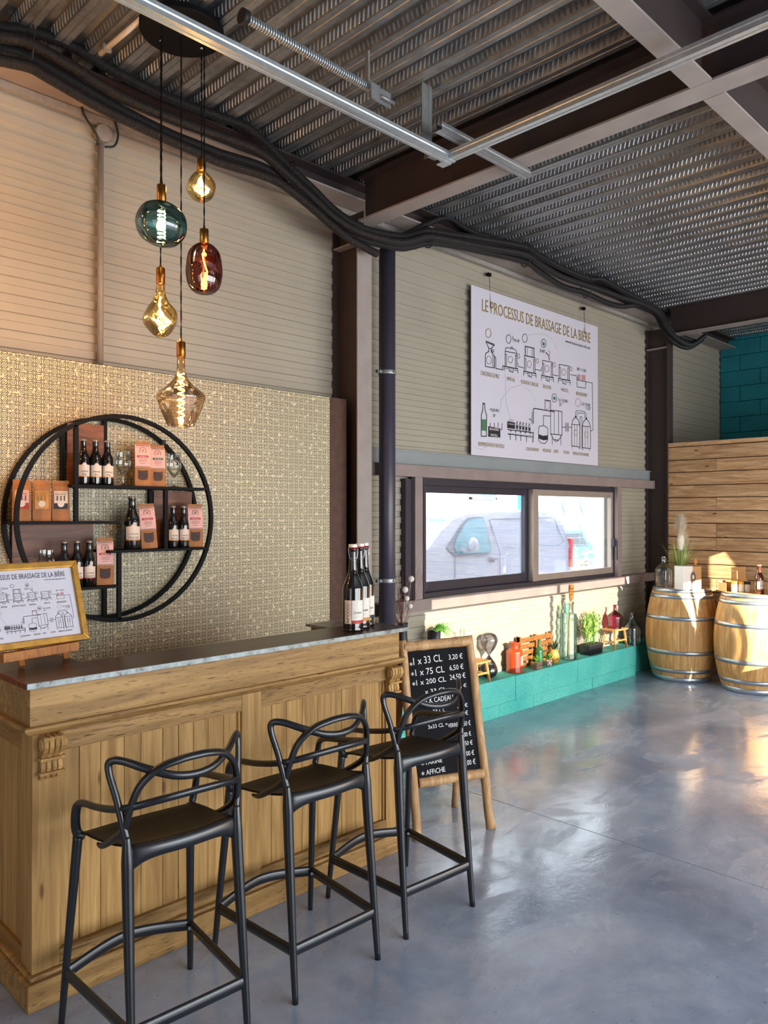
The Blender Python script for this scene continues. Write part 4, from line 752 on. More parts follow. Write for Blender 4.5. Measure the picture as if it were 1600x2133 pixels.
tag(m_.build('straw_heap', M['straw']), 'heap of pale straw behind the wire fence', 'straw', None, 'stuff')
# ================================================================== THE BAR COUNTER
t = empty('bar_counter', (0.98, 2.70, 0), 0, 'aged pine bar counter with panelled front and dark top with a zinc edge', 'bar counter')
def W3(*b): return (b[0]-0.98, b[1]-0.98, b[2]-2.70, b[3]-2.70, b[4], b[5])
def cbox(name, boxes, mat, bev=0.002, par=t):
    m_ = MB()
    for b_ in boxes: m_.box(*W3(*b_))
    return m_.build(name, M[mat], par, bev)
cbox('carcass', [(1.03, 2.79, 2.765, 2.93, 0.02, 1.0), (1.03, 1.26, 2.9, 3.28, 0.02, 1.0), (2.56, 2.79, 2.9, 3.12, 0.02, 1.0)], 'pine_v')
cbox('plinth', [(0.98, 2.805, 2.70, 2.76, 0, 0.095), (0.98, 1.04, 2.76, 3.30, 0, 0.095), (2.76, 2.805, 2.76, 3.12, 0, 0.095)], 'pine_h', 0.004)
cbox('plinth_moulding', [(0.992, 2.80, 2.712, 2.76, 0.095, 0.112), (0.992, 1.04, 2.76, 3.29, 0.095, 0.112)], 'pine_h', 0.007)
# stiles and rails
for i, (a, b_) in enumerate(((1.005, 1.10), (1.866, 1.965), (2.728, 2.80))):
    cbox('stile', [(a, b_, 2.732, 2.78, 0.112, 0.935)], 'pine_v')
for a, b_ in ((1.10, 1.866), (1.965, 2.728)):
    cbox('rail', [(a, b_, 2.733, 2.78, 0.865, 0.935)], 'pine_h'); cbox('rail', [(a, b_, 2.733, 2.78, 0.112, 0.165)], 'pine_h')
    m_ = MB(); r = random.Random(int(a*100)); x = a+0.004
    while x < b_-0.01:
        w_ = min(r.choice((0.068, 0.08, 0.092, 0.075)), b_-x-0.002)
        m_.box(*W3(x+0.0008, x+w_-0.0008, 2.752+r.uniform(0, .002), 2.775, 0.165, 0.865)); x += w_
    m_.build('panel', M['pine_v'], t, 0.0015)
    m_ = MB(); m_.box(*W3(a, a+0.012, 2.742, 2.76, 0.165, 0.865)); m_.box(*W3(b_-0.012, b_, 2.742, 2.76, 0.165, 0.865)); m_.build('bead', M['pine_v'], t, 0.003)
# left end
cbox('stile', [(1.008, 1.05, 2.78, 2.84, 0.112, 0.935)], 'pine_v'); cbox('stile', [(1.008, 1.05, 3.22, 3.285, 0.112, 0.935)], 'pine_v')
cbox('rail', [(1.009, 1.05, 2.84, 3.22, 0.865, 0.935)], 'pine_hy'); cbox('rail', [(1.009, 1.05, 2.84, 3.22, 0.112, 0.165)], 'pine_hy')
m_ = MB(); y = 2.842
while y < 3.21: m_.box(*W3(1.022, 1.045, y+.001, min(y+0.074, 3.219), 0.165, 0.865)); y += 0.075
m_.build('panel', M['pine_v'], t, 0.0015)
# cornice moulding, header box, top
def cornice(z0, z1, off, nm, mat='pine_h'):
    # follows the front, both ends
    m_ = MB(); prof = [(0.0, z0), (-0.010, z0+0.004), (-0.026, z0+0.014), (-off, z1-0.012), (-off, z1-0.003), (-off+0.004, z1), (0.02, z1)]
    path = [(1.005, 3.29), (1.005, 2.732), (2.803, 2.732), (2.803, 3.12)]
    nrm = [(-1, 0), (-1, -1), (1, -1), (1, 0)]; n = len(prof)
    for (px, py), (nx, ny) in zip(path, nrm):
        for o_, z in prof: m_.v.append(Vector((px-nx*o_-0.98, py-ny*o_-2.70, z)))
    for k in range(3):
        for i in range(n-1): m_.f.append([k*n+i, k*n+i+1, (k+1)*n+i+1, (k+1)*n+i]); m_.sm.append(False)
    return m_.build(nm, M[mat], t)
cornice(0.935, 0.972, 0.036, 'cornice')
cbox('header', [(0.99, 2.802, 2.712, 2.93, 0.968, 1.113), (0.99, 1.26, 2.93, 3.29, 0.968, 1.113), (2.56, 2.802, 2.93, 3.12, 0.968, 1.113)], 'pine_h', 0.002)
cbox('top', [(0.972, 2.83, 2.682, 2.95, 1.113, 1.126), (0.972, 1.27, 2.95, 3.30, 1.113, 1.126)], 'bartop', 0.001)
cbox('top_return', [(2.54, 2.832, 2.95, 3.14, 1.1135, 1.1265)], 'zinc', 0.001)
cbox('zinc_edge', [(0.968, 2.834, 2.676, 2.684, 1.108, 1.128), (2.828, 2.836, 2.684, 3.14, 1.108, 1.128)], 'zinc', 0.001)
cbox('copper_edge', [(0.966, 0.974, 2.684, 3.30, 1.108, 1.128)], 'red_wood', 0.001)
cbox('end_panel', [(2.80, 2.83, 2.80, 3.10, 0.0, 0.97)], 'red_wood', 0.001)
# carved corbels
for cx in (1.066, 2.765):
    m_ = MB(); w_ = 0.078
    for k in range(4):
        a = cx-w_/2+k*w_/4; b_ = a+w_/4-0.003
        pts = [(0, 0.935), (-0.043, 0.932), (-0.051, 0.915), (-0.051, 0.898), (-0.042, 0.880), (-0.028, 0.866), (-0.022, 0.853), (-0.020, 0.838), (-0.024, 0.82), (-0.020, 0.80), (-0.010, 0.782), (0, 0.776)]
        m_.prism([(2.732+p-2.70, z) for p, z in pts], 'x', a-0.98, b_-0.98, smooth=False)
    m_.prism([(2.732-.046+.0*1-2.70, 0.93), (2.732-2.70, 0.93), (2.732-2.70, 0.78), (2.732-.016-2.70, 0.80), (2.732-.016-2.70, .85), (2.732-.042-2.70, .89)], 'x', cx-w_/2+.002-0.98, cx+w_/2-.004-0.98)
    for z, d_ in ((0.853, 0.036), (0.803, 0.032)): m_.box(*W3(cx-w_/2-.006, cx+w_/2+.004, 2.732-d_, 2.735, z-0.006, z+0.005))
    cb = m_.build('corbel', M['pine_v'], t, 0.003)
    for sx in (-1, 1):
        m_ = MB(); m_.lathe([(0.020, -0.002), (0.020, 0.003), (0.012, 0.005), (0.006, 0.003), (0.001, 0.004)], (0, 0, 0), 16, Matrix.Translation((cx+sx*w_/2-0.98, 2.732-0.026-2.70, 0.905)) @ Matrix.Rotation(sx*PI/2, 4, 'Y'))
        m_.build('scroll', M['pine_v'], cb)

# ================================================================== BAR STOOLS
def make_stool():
    t = empty('bar_stool')
    # seat shell
    m_ = MB(); ns, nt_ = 17, 15; vs = []
    for j in range(nt_):
        q = j/(nt_-1); y = 0.205-0.375*q
        hw = 0.205-0.012*abs(q-0.4) if q > 0.12 else 0.185+0.16*q
        for i in range(ns):
            s_ = -1+2*i/(ns-1)
            z = 0.648-0.012*(1-s_*s_)*math.sin(PI*min(1, q*1.1))+0.058*q**3+0.016*abs(s_)**3*math.sin(PI*q)-0.02*max(0, 0.2-q)/0.2
            yy = y+(-0.030*(1-s_*s_))*q*q+0.015*(1-s_*s_)*(1-q)
            vs.append((s_*hw*(1-0.10*q*q), yy, z))
    m_.add(vs, [(j*ns+i, j*ns+i+1, (j+1)*ns+i+1, (j+1)*ns+i) for j in range(nt_-1) for i in range(ns-1)], True)
    m_.build('seat', M['chair_seat'], t, solid=0.010, sub=1)
    # rear apron
    m_ = MB(); vs = []
    for i in range(ns):
        s_ = -1+2*i/(ns-1); x = s_*0.178; y = -0.172-0.030*(1-s_*s_)
        zt = 0.709; zb = 0.664-0.040*abs(s_)**5-0.0*(1-s_*s_)
        for k in range(4): vs.append((x, y-0.010*math.sin(PI*k/3), zt+(zb-zt)*k/3))
    m_.add(vs, [(i*4+k, i*4+k+1, (i+1)*4+k+1, (i+1)*4+k) for i in range(ns-1) for k in range(3)], True)
    m_.build('apron', M['chair'], t, solid=0.012, sub=1)
    for sx in (-1, 1):
        m_ = MB(); p = spline([(sx*0.195, -0.235, 0.0), (sx*0.192, -0.212, 0.25), (sx*0.188, -0.188, 0.52), (sx*0.186, -0.178, 0.66), (sx*0.187, -0.174, 0.74)], 6)
        m_.tube(p, interp([0.0105, 0.0135, 0.0175, 0.0185, 0.011], 6), 12, flat=(1.0, 1.15)); m_.build('leg', M['chair'], t)
        m_ = MB(); p = spline([(sx*0.235, 0.235, 0.0), (sx*0.223, 0.212, 0.25), (sx*0.210, 0.188, 0.50), (sx*0.203, 0.175, 0.640)], 6)
        m_.tube(p, interp([0.0105, 0.013, 0.0155, 0.0165], 6), 12); m_.build('leg', M['chair'], t)
    # three crossing back bands
    def band(half, rad, name):
        pts = [(-x, y, z) for x, y, z in half] + [(x, y, z) for x, y, z in reversed(half[:-1])]
        rr = rad + rad[::-1][1:]
        m_ = MB(); m_.tube(spline(pts, 8), interp(rr, 8), 12, flat=(1.0, 1.25)); return m_.build(name, M['chair'], t)
    band([(0.190, 0.150, 0.640), (0.208, 0.168, 0.652), (0.216, 0.162, 0.70), (0.216, 0.146, 0.745), (0.214, 0.10, 0.768), (0.212, 0.0, 0.784), (0.206, -0.10, 0.804), (0.185, -0.180, 0.825), (0.11, -0.232, 0.845), (0, -0.252, 0.853)],
         [.010, .013, .0125, .012, .011, .0105, .0105, .0105, .0105, .0105], 'arm_band')
    band([(0.192, 0.035, 0.652), (0.199, -0.02, 0.665), (0.197, -0.11, 0.715), (0.190, -0.165, 0.760), (0.182, -0.185, 0.82), (0.160, -0.205, 0.890), (0.112, -0.228, 0.938), (0.05, -0.246, 0.957), (0, -0.252, 0.961)],
         [.004, .008, .0095, .0105, .0105, .0105, .0105, .0105, .0105], 'hoop_band')
    band([(0.186, -0.176, 0.720), (0.195, -0.170, 0.765), (0.208, -0.150, 0.85), (0.222, -0.128, 0.925), (0.218, -0.128, 0.957), (0.192, -0.155, 0.960), (0.140, -0.202, 0.938), (0.07, -0.240, 0.912), (0, -0.252, 0.904)],
         [.011, .0095, .009, .009, .010, .010, .0105, .0105, .0105], 'ear_band')
    # footrest
    zf = 0.175
    def fr(p, q, nm, bow=0):
        mid = [(a+b_)/2 for a, b_ in zip(p, q)]; mid[1] += bow; mid[2] += abs(bow)*0.5
        m_ = MB(); m_.tube(spline([p, mid, q], 8), 0.012, 10, flat=(0.75, 1.75)); return m_.build(nm, M['chair'], t)
    fr((-0.226, 0.218, zf), (0.226, 0.218, zf), 'footrest', 0.045)
    fr((-0.193, -0.219, zf), (0.193, -0.219, zf), 'footrest', -0.004)
    for sx in (-1, 1):
        f_ = fr((sx*0.194, -0.219, zf), (sx*0.226, 0.218, zf), 'footrest')
        m_ = MB(); m_.cyl((sx*0.215, 0.200, zf), (sx*0.210, 0.192, zf), 0.006, n=10); m_.build('screw', M['zinc_screw'], f_)
    return t
st = make_stool()
spots = [(1.267, 2.332, -3, 'nearest black bar stool, at the panelled left half of the counter'),
         (1.865, 2.342, -1.5, 'middle black bar stool of the three along the counter'),
         (2.445, 2.345, -4, 'farthest black bar stool, right in front of the price chalkboard')]
for i, (x, y, a, lab) in enumerate(spots):
    o = st if i == 0 else copy_tree(st); o.location = (x, y, 0); o.rotation_euler = (0, 0, math.radians(a))
    tag(o, lab, 'bar stool', 'black bar stools along the counter')

# ================================================================== HANGING LAMPS
def wob(prof, n, amp, seed, k=3):
    r = random.Random(seed); ph = [r.uniform(0, 6.28) for _ in range(8)]
    m_ = MB()
    for z_i, (rad, z) in enumerate(prof):
        for i in range(n):
            a = 2*PI*i/n; f_ = 1+amp*math.sin(k*a+ph[0]+z*40)+amp*0.6*math.sin((k+2)*a+ph[1]-z*60)
            m_.v.append(Vector((rad*f_*math.cos(a), rad*f_*math.sin(a), z)))
    for j in range(len(prof)-1):
        for i in range(n): m_.f.append([j*n+i, j*n+(i+1) % n, (j+1)*n+(i+1) % n, (j+1)*n+i]); m_.sm.append(True)
    return m_
def smooth_prof(p, k=5):
    q = spline([(a, 0, b_) for a, b_ in p], k); return [(max(v.x, 0.0005), v.z) for v in q]
def make_lamps(x, y, label, power=1.0):
    t = empty('pendant_lamp', (x, y, 3.94), 0, label, 'pendant lamp')
    m_ = MB(); m_.lathe([(0.001, 0), (0.190, 0), (0.192, 0.004), (0.192, 0.026), (0.188, 0.03), (0.001, 0.03)], n=48, smooth=False); m_.build('canopy', M['black'], t)
    Z0 = 3.94
    specs = [('teal', -0.147, -0.08, 3.164, 3.089), ('wavy', -0.05, 0.106, 2.859, 2.782), ('amber', -0.011, -0.013, 2.498, 2.425), ('ball', 0.118, 0.023, 3.399, 3.340), ('rose', 0.07, -0.08, 3.024, 2.955)]
    for kind, dx, dy, zt, zb in specs:
        zt -= Z0; zb -= Z0
        m_ = MB(); r_ = random.Random(1)
        for ph in (0, PI):
            m_.tube([(dx+0.0018*math.cos(ph+k*0.9), dy+0.0018*math.sin(ph+k*0.9), -(k/60.0)*(-zt-0.012)) for k in range(61)], 0.0021, 5)
        m_.build('cord', M['black'], t)
        m_ = MB(); m_.lathe([(0.001, 0.016), (0.005, 0.016), (0.006, 0.0), (0.019, 0.0), (0.0205, -0.003), (0.0205, zb-zt+0.002), (0.0185, zb-zt), (0.001, zb-zt)], (dx, dy, zt), 20); m_.build('lamp_holder', M['brass'], t)
        m_ = MB(); m_.cyl((dx, dy, -0.0), (dx, dy, -0.012), 0.006, n=10); m_.build('cord_grip', M['zinc_screw'], t)
        fil = MB(); fm = 'filament'
        if kind == 'teal':
            cz = 2.991-Z0; mm = MB(); T = Matrix.Translation((dx, dy, cz)) @ Matrix.Rotation(math.radians(14), 4, Vector((0.7, 0.7, 0)))
            mm.lathe(smooth_prof([(0.018, 0.092), (0.05, 0.088), (0.092, 0.060), (0.111, 0.012), (0.108, -0.030), (0.080, -0.074), (0.035, -0.094), (0.001, -0.096)]), n=32, T=T); bo = mm.build('bulb', M['g_teal'], t)
            fil.tube([(0.016*math.cos(k*0.5), 0.016*math.sin(k*0.5), 0.062-k*0.0013) for k in range(100)], 0.0028, 5); base = (dx, dy, cz); fm = 'filament_white'
        elif kind == 'amber':
            cz = zb; mm = MB(); mm.lathe(smooth_prof([(0.018, 0.0), (0.019, -0.05), (0.026, -0.085), (0.055, -0.125), (0.098, -0.160), (0.111, -0.182), (0.106, -0.205), (0.088, -0.255), (0.068, -0.300), (0.055, -0.317), (0.001, -0.320)]), (dx, dy, cz), 36); bo = mm.build('bulb', M['g_amber'], t)
            fil.tube([(0.015*math.cos(k*0.42), 0.015*math.sin(k*0.42), -0.07-k*0.0019) for k in range(118)], 0.0026, 5); base = (dx, dy, cz)
        elif kind == 'rose':
            cz = 2.84-Z0; mm = MB(); mm.lathe(smooth_prof([(0.018, 0.116), (0.045, 0.106), (0.072, 0.072), (0.083, 0.01), (0.083, -0.035), (0.070, -0.085), (0.040, -0.112), (0.001, -0.117)]), (dx, dy, cz), 32); bo = mm.build('bulb', M['g_rose'], t)
            fil.tube(spline([(0, 0, 0.09), (-0.006, 0, 0.05), (0.012, 0, 0.0), (0.016, 0, -0.015), (-0.004, 0, -0.045), (-0.010, 0, -0.065)], 8), 0.0035, 6)
            fil.tube([(0.012*math.cos(k*0.6), 0.012*math.sin(k*0.6), -0.065-k*0.0008) for k in range(40)], 0.0022, 5); base = (dx, dy, cz)
        elif kind == 'wavy':
            cz = zb; mm = wob(smooth_prof([(0.019, 0.0), (0.022, -0.035), (0.034, -0.075), (0.062, -0.115), (0.078, -0.155), (0.066, -0.200), (0.034, -0.240), (0.001, -0.250)]), 36, 0.055, 3)
            for v in mm.v: v.x += dx; v.y += dy; v.z += cz
            bo = mm.build('bulb', M['g_gold'], t)
            fil.tube(spline([(0, 0, -0.06), (-0.008, 0, -0.10), (0.010, 0.006, -0.14), (-0.014, 0, -0.165), (0.014, 0, -0.19), (-0.008, 0, -0.205), (0.004, 0, -0.225)], 8), 0.0032, 6); base = (dx, dy, cz)
        else:
            cz = 3.267-Z0; mm = wob(smooth_prof([(0.02, 0.072), (0.040, 0.055), (0.064, 0.02), (0.067, -0.015), (0.048, -0.052), (0.022, -0.068), (0.001, -0.071)]), 30, 0.035, 8)
            for v in mm.v: v.x += dx; v.y += dy; v.z += cz
            bo = mm.build('bulb', M['g_gold'], t)
            fil.tube(spline([(0, 0, 0.05), (-0.016, 0, 0.02), (0.018, 0.006, 0.0), (-0.018, 0, -0.02), (0.014, -0.006, -0.03), (0.0, 0, -0.045)], 8), 0.003, 6); base = (dx, dy, cz)
        for v in fil.v: v.x += base[0]; v.y += base[1]; v.z += base[2]
        fil.build('filament', M[fm], bo)
        pz = {'teal': 2.99, 'amber': 2.24, 'rose': 2.84, 'wavy': 2.64, 'ball': 3.27}[kind]
        e = {'teal': 2.2, 'amber': 6.5, 'rose': 3.0, 'wavy': 5.5, 'ball': 5.0}[kind]*power
        light('POINT', 'bulb_light', (x+dx, y+dy, pz), e, (1.0, 0.55, 0.20), shadow_soft_size=0.02)
    return t
make_lamps(1.85, 3.20, 'black round ceiling canopy with five hanging coloured glass bulbs over the bar', 0.8)
make_lamps(0.72, 3.50, 'second black canopy with five bulbs above the left end of the bar', 3.0)

# ================================================================== ROUND WALL SHELF
FY, BY = 3.73, 3.905
t = empty('round_shelf', (1.82, BY, 1.68), 0, 'large round black metal wall shelf with offset shelves behind the bar', 'shelf')
def S(x, y, z): return (x-1.82, y-BY, z-1.68)
for y in (FY, BY-0.008):
    m_ = MB(); pts = [S(1.82+0.52*math.cos(a), y, 1.68+0.52*math.sin(a)) for a in [2*PI*k/72 for k in range(72)]]
    n = 72
    for k in range(n):
        a = 2*PI*k/n
        for rr, yy in ((0.510, -0.010), (0.530, -0.010), (0.530, 0.010), (0.510, 0.010)):
            m_.v.append(Vector(S(1.82+rr*math.cos(a), y+yy, 1.68+rr*math.sin(a))))
    for k in range(n):
        for j in range(4): m_.f.append([k*4+j, k*4+(j+1) % 4, ((k+1) % n)*4+(j+1) % 4, ((k+1) % n)*4+j]); m_.sm.append(False)
    m_.build('ring', M['black'], t)
for x0, x1, z in ((1.555, 2.315, 1.836), (1.30, 1.80, 1.655), (1.745, 2.315, 1.507), (1.575, 1.80, 1.330)):
    m_ = MB(); m_.box(x0-1.82, x1-1.82, FY-0.012-BY, -0.002, z-1.68-0.004, z-1.68+0.010); m_.build('shelf_board', M['black'], t, 0.001)
def vbar(x, z0, z1, ys=(FY, BY-0.01)):
    for y in ys:
        m_ = MB(); m_.box(x-0.010-1.82, x+0.010-1.82, y-0.01-BY, y+0.01-BY, z0-1.68, z1-1.68); m_.build('upright', M['black'], t)
vbar(1.578, 1.66, 2.135); vbar(1.800, 1.84, 2.19, (BY-0.01,)); vbar(2.06, 1.51, 1.84); vbar(1.80, 1.165, 1.51)
for x0, x1, z0, z1 in ((1.60, 1.79, 1.850, 2.165), (1.335, 1.735, 1.335, 1.652), (2.075, 2.31, 1.515, 1.828)):
    m_ = MB(); n_ = 2
    for k in range(n_): m_.box(x0-1.82, x1-1.82, -0.022, -0.012, z0+(z1-z0)*k/n_+.001-1.68, z0+(z1-z0)*(k+1)/n_-.001-1.68)
    m_.build('back_panel', M['acacia'], t)
m_ = MB(); m_.box(2.118-1.82, 2.138-1.82, -0.04, -0.02, 2.085-1.68, 2.11-1.68); m_.build('wall_bracket', M['rubber'], t)

# ================================================================== BOTTLES, BAGS, GLASSES
def curved(mb, pts_fs, R, phi=0.0, z0=0):
    vs, fs = pts_fs; out = []
    for x, _, z in vs:
        a = x/R+phi; out.append((R*math.sin(a), -R*math.cos(a), z+z0))
    mb.add(out, fs)
def label_patch(R, w, z0, z1, phi=0, arch=0.0, n=14):
    m_ = MB(); vs = []
    for i in range(n+1):
        s_ = -1+2*i/n; a = s_*w/2/R+phi; zt = z1+(arch*math.cos(s_*PI/0.9) if abs(s_) < 0.45 and arch else 0)*(1 if abs(s_) < 0.45 else 0)
        for z in (z0, max(zt, z1)): vs.append((R*math.sin(a), -R*math.cos(a), z))
    m_.add(vs, [(2*i, 2*i+2, 2*i+3, 2*i+1) for i in range(n)], True); return m_
def bottle33(name='beer_bottle', lines=('L\'IMPÉRIAL', 'IPA'), H=0.226, R=0.0305, mat='bottle', band='label_orange'):
    t = empty(name); k = H/0.226; q = R/0.0305
    m_ = MB(); m_.lathe([(0.001, 0), (R*.95, 0), (R, .005), (R, .120*k), (R*.93, .138*k), (R*.62, .160*k), (0.0145*q, .178*k), (0.0130*q, .212*k), (0.0142*q, .215*k), (0.0142*q, .222*k), (0.001, .222*k)], n=24); m_.build('glass', M[mat], t)
    m_ = MB(); m_.lathe([(0.001, H+.002), (0.0125*q, H+.002), (0.0155*q, H-.003), (0.0158*q, H-.008)], n=20); m_.build('cap', M['cap'], t)
    w = R*2*1.05; lb = label_patch(R+.0006, w, .038*k, .098*k, 0.1, .012*k).build('label', M['label'], t)
    m_ = MB(); z = .062*k
    for i, s_ in enumerate(lines):
        ww = w*0.62; curved(m_, text_polys(s_, -ww/2, 0, ww if len(s_) > 4 else ww*.5, .0075*k if i == 0 else .010*k), R+.0011, 0.1+(0.0 if len(s_) > 4 else ww*.25/R), z-i*.016*k)
    m_.tube([((R+.001)*math.sin(.1+a), -(R+.001)*math.cos(.1+a), .096*k+.010*k*math.cos(a*3.2)) for a in [-.45+.09*j for j in range(11)]], 0.0005, 4)
    m_.build('lettering', M['ink'], lb)
    label_patch(R+.0009, w, .038*k, .043*k, 0.1).build('label_band', M[band], lb)
    return t
def kraft_bag(name, h, w, d, kind, word='', shade='label_red'):
    t = empty(name)
    m_ = MB(); vs = []
    lv = [(0, 1, 1), (0.08, 1.02, 1.02), (0.55, 0.98, 0.92), (0.86, 0.95, 0.45), (0.93, 0.97, 0.10), (1.0, 0.97, 0.08)]
    for z, a, b_ in lv:
        x = w/2*a; y = d/2*b_
        vs += [(-x, -y, z*h), (0, -y*1.06, z*h), (x, -y, z*h), (x*.96, 0, z*h), (x, y, z*h), (-x, y, z*h), (-x*.96, 0, z*h)]
    n = 7; fs = [(j*n+i, j*n+(i+1) % n, (j+1)*n+(i+1) % n, (j+1)*n+i) for j in range(len(lv)-1) for i in range(n)]
    fs += [tuple(range(n))[::-1], tuple(range((len(lv)-1)*n, len(lv)*n))]
    m_.add(vs, fs); m_.build('bag', M['paper'], t, 0.0015)
    def front(x0, x1, z0, z1, nm, mat, par, off=.0):
        def yy(z): 
            q = z/h; pts_ = [(a, b_*d/2*1.06) for a, _, b_ in lv]
            for (a, ya), (b2, yb) in zip(pts_, pts_[1:]):
                if a <= q <= b2: return -(ya+(yb-ya)*(q-a)/(b2-a))
            return -d/2
        m2 = MB(); k = 6; vv = []
        for j in range(k+1):
            z = z0+(z1-z0)*j/k; vv += [(x0, yy(z)-.0015-off, z), (x1, yy(z)-.0015-off, z)]
        m2.add(vv, [(2*j, 2*j+1, 2*j+3, 2*j+2) for j in range(k)]); o_ = m2.build(nm, M[mat], par); return o_, yy
    if kind == 'beer':
        lb, yy = front(-w*.38, w*.38, h*.30, h*.74, 'label', {'label_red': 'label_pink', 'label_orange': 'label_orange', 'label_dark': 'label'}[shade], t)
        front(-w*.38, w*.38, h*.30, h*.44, 'label_band', shade, lb, .0006)
        m2 = MB(); T = Matrix.Translation((0, yy(h*.5)-.004, 0))
        text_into(m2, 'Farines de brasserie', -w*.34, h*.695, w*.68, h*.022, 0, T); text_into(m2, word, -w*.30, h*.640, w*.60, h*.036, 0, T)
        for s_ in (-1, 0, 1):
            for kk in range(3): m2.add([(s_*w*.2+dx, yy(h*.5)-.004, h*(.50+kk*.04)+dz) for dx, dz in ((0, 0), (.004, .004), (0, .009), (-.004, .004))], [(0, 1, 2, 3)])
        m2.build('lettering', M['ink' if shade != 'label_orange' else 'inkgold'], lb)
        m2 = MB(); m2.lathe([(0.001, 0), (w*.19, 0), (w*.19, .001), (0.001, .001)], n=20, T=Matrix.Translation((0, yy(h*.42)-.003, h*.42)) @ Matrix.Rotation(PI/2, 4, 'X'), smooth=False); m2.build('round_seal', M['label'], lb)
    else:
        lb, yy = front(-w*.49, w*.49, h*.42, h*.93, 'label', 'label_pink', t)
        front(-w*.36, w*.34, h*.635, h*.685, 'label_band', shade, lb, .0008)
        m2 = MB(); y = yy(h*.7)-.003
        for z, a, hh in ((.895, .42, .008), (.915, .42, .006), (.60, .26, .004), (.58, .30, .004), (.56, .22, .004), (.54, .28, .004), (.50, .20, .005), (.43, .45, .010)):
            m2.box(-w*a, w*a, yy(h*z)-.0028, yy(h*z)-.0022, h*z, h*(z+hh))
        m2.lathe([(w*.20, 0), (w*.22, 0), (w*.22, .0006), (w*.2, .0006)], n=20, T=Matrix.Translation((0, yy(h*.78)-.0022, h*.79)) @ Matrix.Rotation(PI/2, 4, 'X'))
        for a in range(5): m2.bar((0, yy(h*.79)-.003, h*.79), (w*.12*math.cos(a*1.3), yy(h*.79)-.003, h*.79+w*.14*math.sin(a*1.3+.5)), .003, .0006)
        m2.build('print', M['ink'], lb)
        m2 = MB(); text_into(m2, 'HOUBLON', -w*.25, h*.645, w*.5, h*.028, 0, Matrix.Translation((0, yy(h*.66)-.0045, 0))); m2.build('lettering', M['inkwhite'], lb)
        yb = yy(h*.25)
        m2 = MB(); ww = w*.30; pts = [(-ww, h*.36), (-ww*.4, h*.345), (ww*.4, h*.345), (ww, h*.36), (ww, h*.20), (ww*.8, h*.15), (0, h*.135), (-ww*.8, h*.15), (-ww, h*.20)]
        m2.prism(pts, 'y', yb-.002, yb+.0005); m2.build('window', flat('bag_window', hexc('#3a1c14'), 0.5, 0, 0.5, 90, 0.3, 0.4) if 'bag_window' not in MATS else MATS['bag_window'], t)
    return t
def tulip_glass(name='beer_glass', H=0.185, mark=False, mat='g_clear'):
    t = empty(name)
    m_ = MB(); m_.lathe(smooth_prof([(0.031, 0.0), (0.030, 0.003), (0.008, 0.008), (0.0055, 0.03), (0.006, 0.055), (0.020, 0.070), (0.037, 0.100), (0.039, 0.125), (0.033, 0.160), (0.032, 0.185)], 4), n=28); b_ = m_.build('glass', M[mat], t); t.scale = (H/.185,)*3
    if mark:
        m_ = MB(); T = Matrix.Translation((0, -.0398, .125)) @ Matrix.Rotation(PI/2, 4, 'X'); m_.lathe([(.017, 0), (.0185, 0), (.0185, .0006), (.017, .0006)], n=24, T=T); text_into(m_, 'P', -.006, .115, .012, .020, 0, Matrix.Translation((0, -.0403, 0))); m_.build('printed_mark', M['inkwhite'], b_)
    return t
def put(o, x, y, z, rz=0, label=None, cat=None, group=None):
    o.location = (x, y, z); o.rotation_euler = (0, 0, math.radians(rz)); return tag(o, label, cat, group)
SH1, SH2, SH3, SH4 = 1.847, 1.666, 1.518, 1.341
FR = -18
b0 = bottle33()
g = 'small beer bottles on the round shelf'
for i, (x, lab) in enumerate(((1.635, 'left of the three small bottles on the top board of the round shelf'), (1.697, 'middle of the three small bottles on the top board of the round shelf'), (1.759, 'right of the three small bottles on the top board of the round shelf'))):
    o = b0 if i == 0 else copy_tree(b0); put(o, x, 3.775, SH1, FR, lab, 'bottle', g)
b1 = bottle33(lines=('LA BLONDE', 'PALE ALE'))
put(b1, 2.130, 3.775, SH3, FR, 'left of two small pale ale bottles on the right board of the round shelf', 'bottle', g)
put(copy_tree(b1), 2.194, 3.775, SH3, FR, 'small pale ale bottle beside the red-banded bag at the shelf right edge', 'bottle', g)
b2 = bottle33(lines=('LA SUPREME', 'BLANCHE'), band='label_red')
for i, (x, lab) in enumerate(((1.540, 'small bottle showing only its neck above the picture frame on the lowest board'), (1.603, 'small white beer bottle half hidden by the picture frame corner'), (1.665, 'small white beer bottle fully in view on the lowest shelf board'))):
    o = b2 if i == 0 else copy_tree(b2); put(o, x, 3.775, SH4, FR, lab, 'bottle', g)
put(bottle33('large_beer_bottle', ('LA BLONDE', 'PALE ALE'), 0.272, 0.0415), 1.893, 3.775, SH3, FR, 'large beer bottle standing in the centre of the round shelf', 'bottle')
g = 'flour bags on the round shelf'
for x, sh, wd, lab in ((1.345, 'label_red', 'AMBRÉE', 'kraft flour bag with red AMBRÉE label at the left of the round shelf'), (1.437, 'label_orange', 'BLONDE', 'kraft flour bag with orange BLONDE label on the round shelf'), (1.528, 'label_dark', 'BRUNE', 'kraft flour bag with dark BRUNE label on the round shelf')):
    put(kraft_bag('flour_bag', 0.198, 0.080, 0.055, 'beer', wd, sh), x, 3.79, SH2, FR, lab, 'bag', g)
g = 'hop bags on the round shelf'
hb = kraft_bag('hop_bag', 0.238, 0.082, 0.05, 'hop', '', 'label_red')
put(hb, 1.958, 3.79, SH1, FR, 'tall kraft bag with red band on the top board of the round shelf', 'bag', g)
put(kraft_bag('hop_bag', 0.225, 0.076, 0.05, 'hop', '', 'label_green'), 2.045, 3.79, SH1, FR, 'kraft bag with dark green band on the top board of the round shelf', 'bag', g)
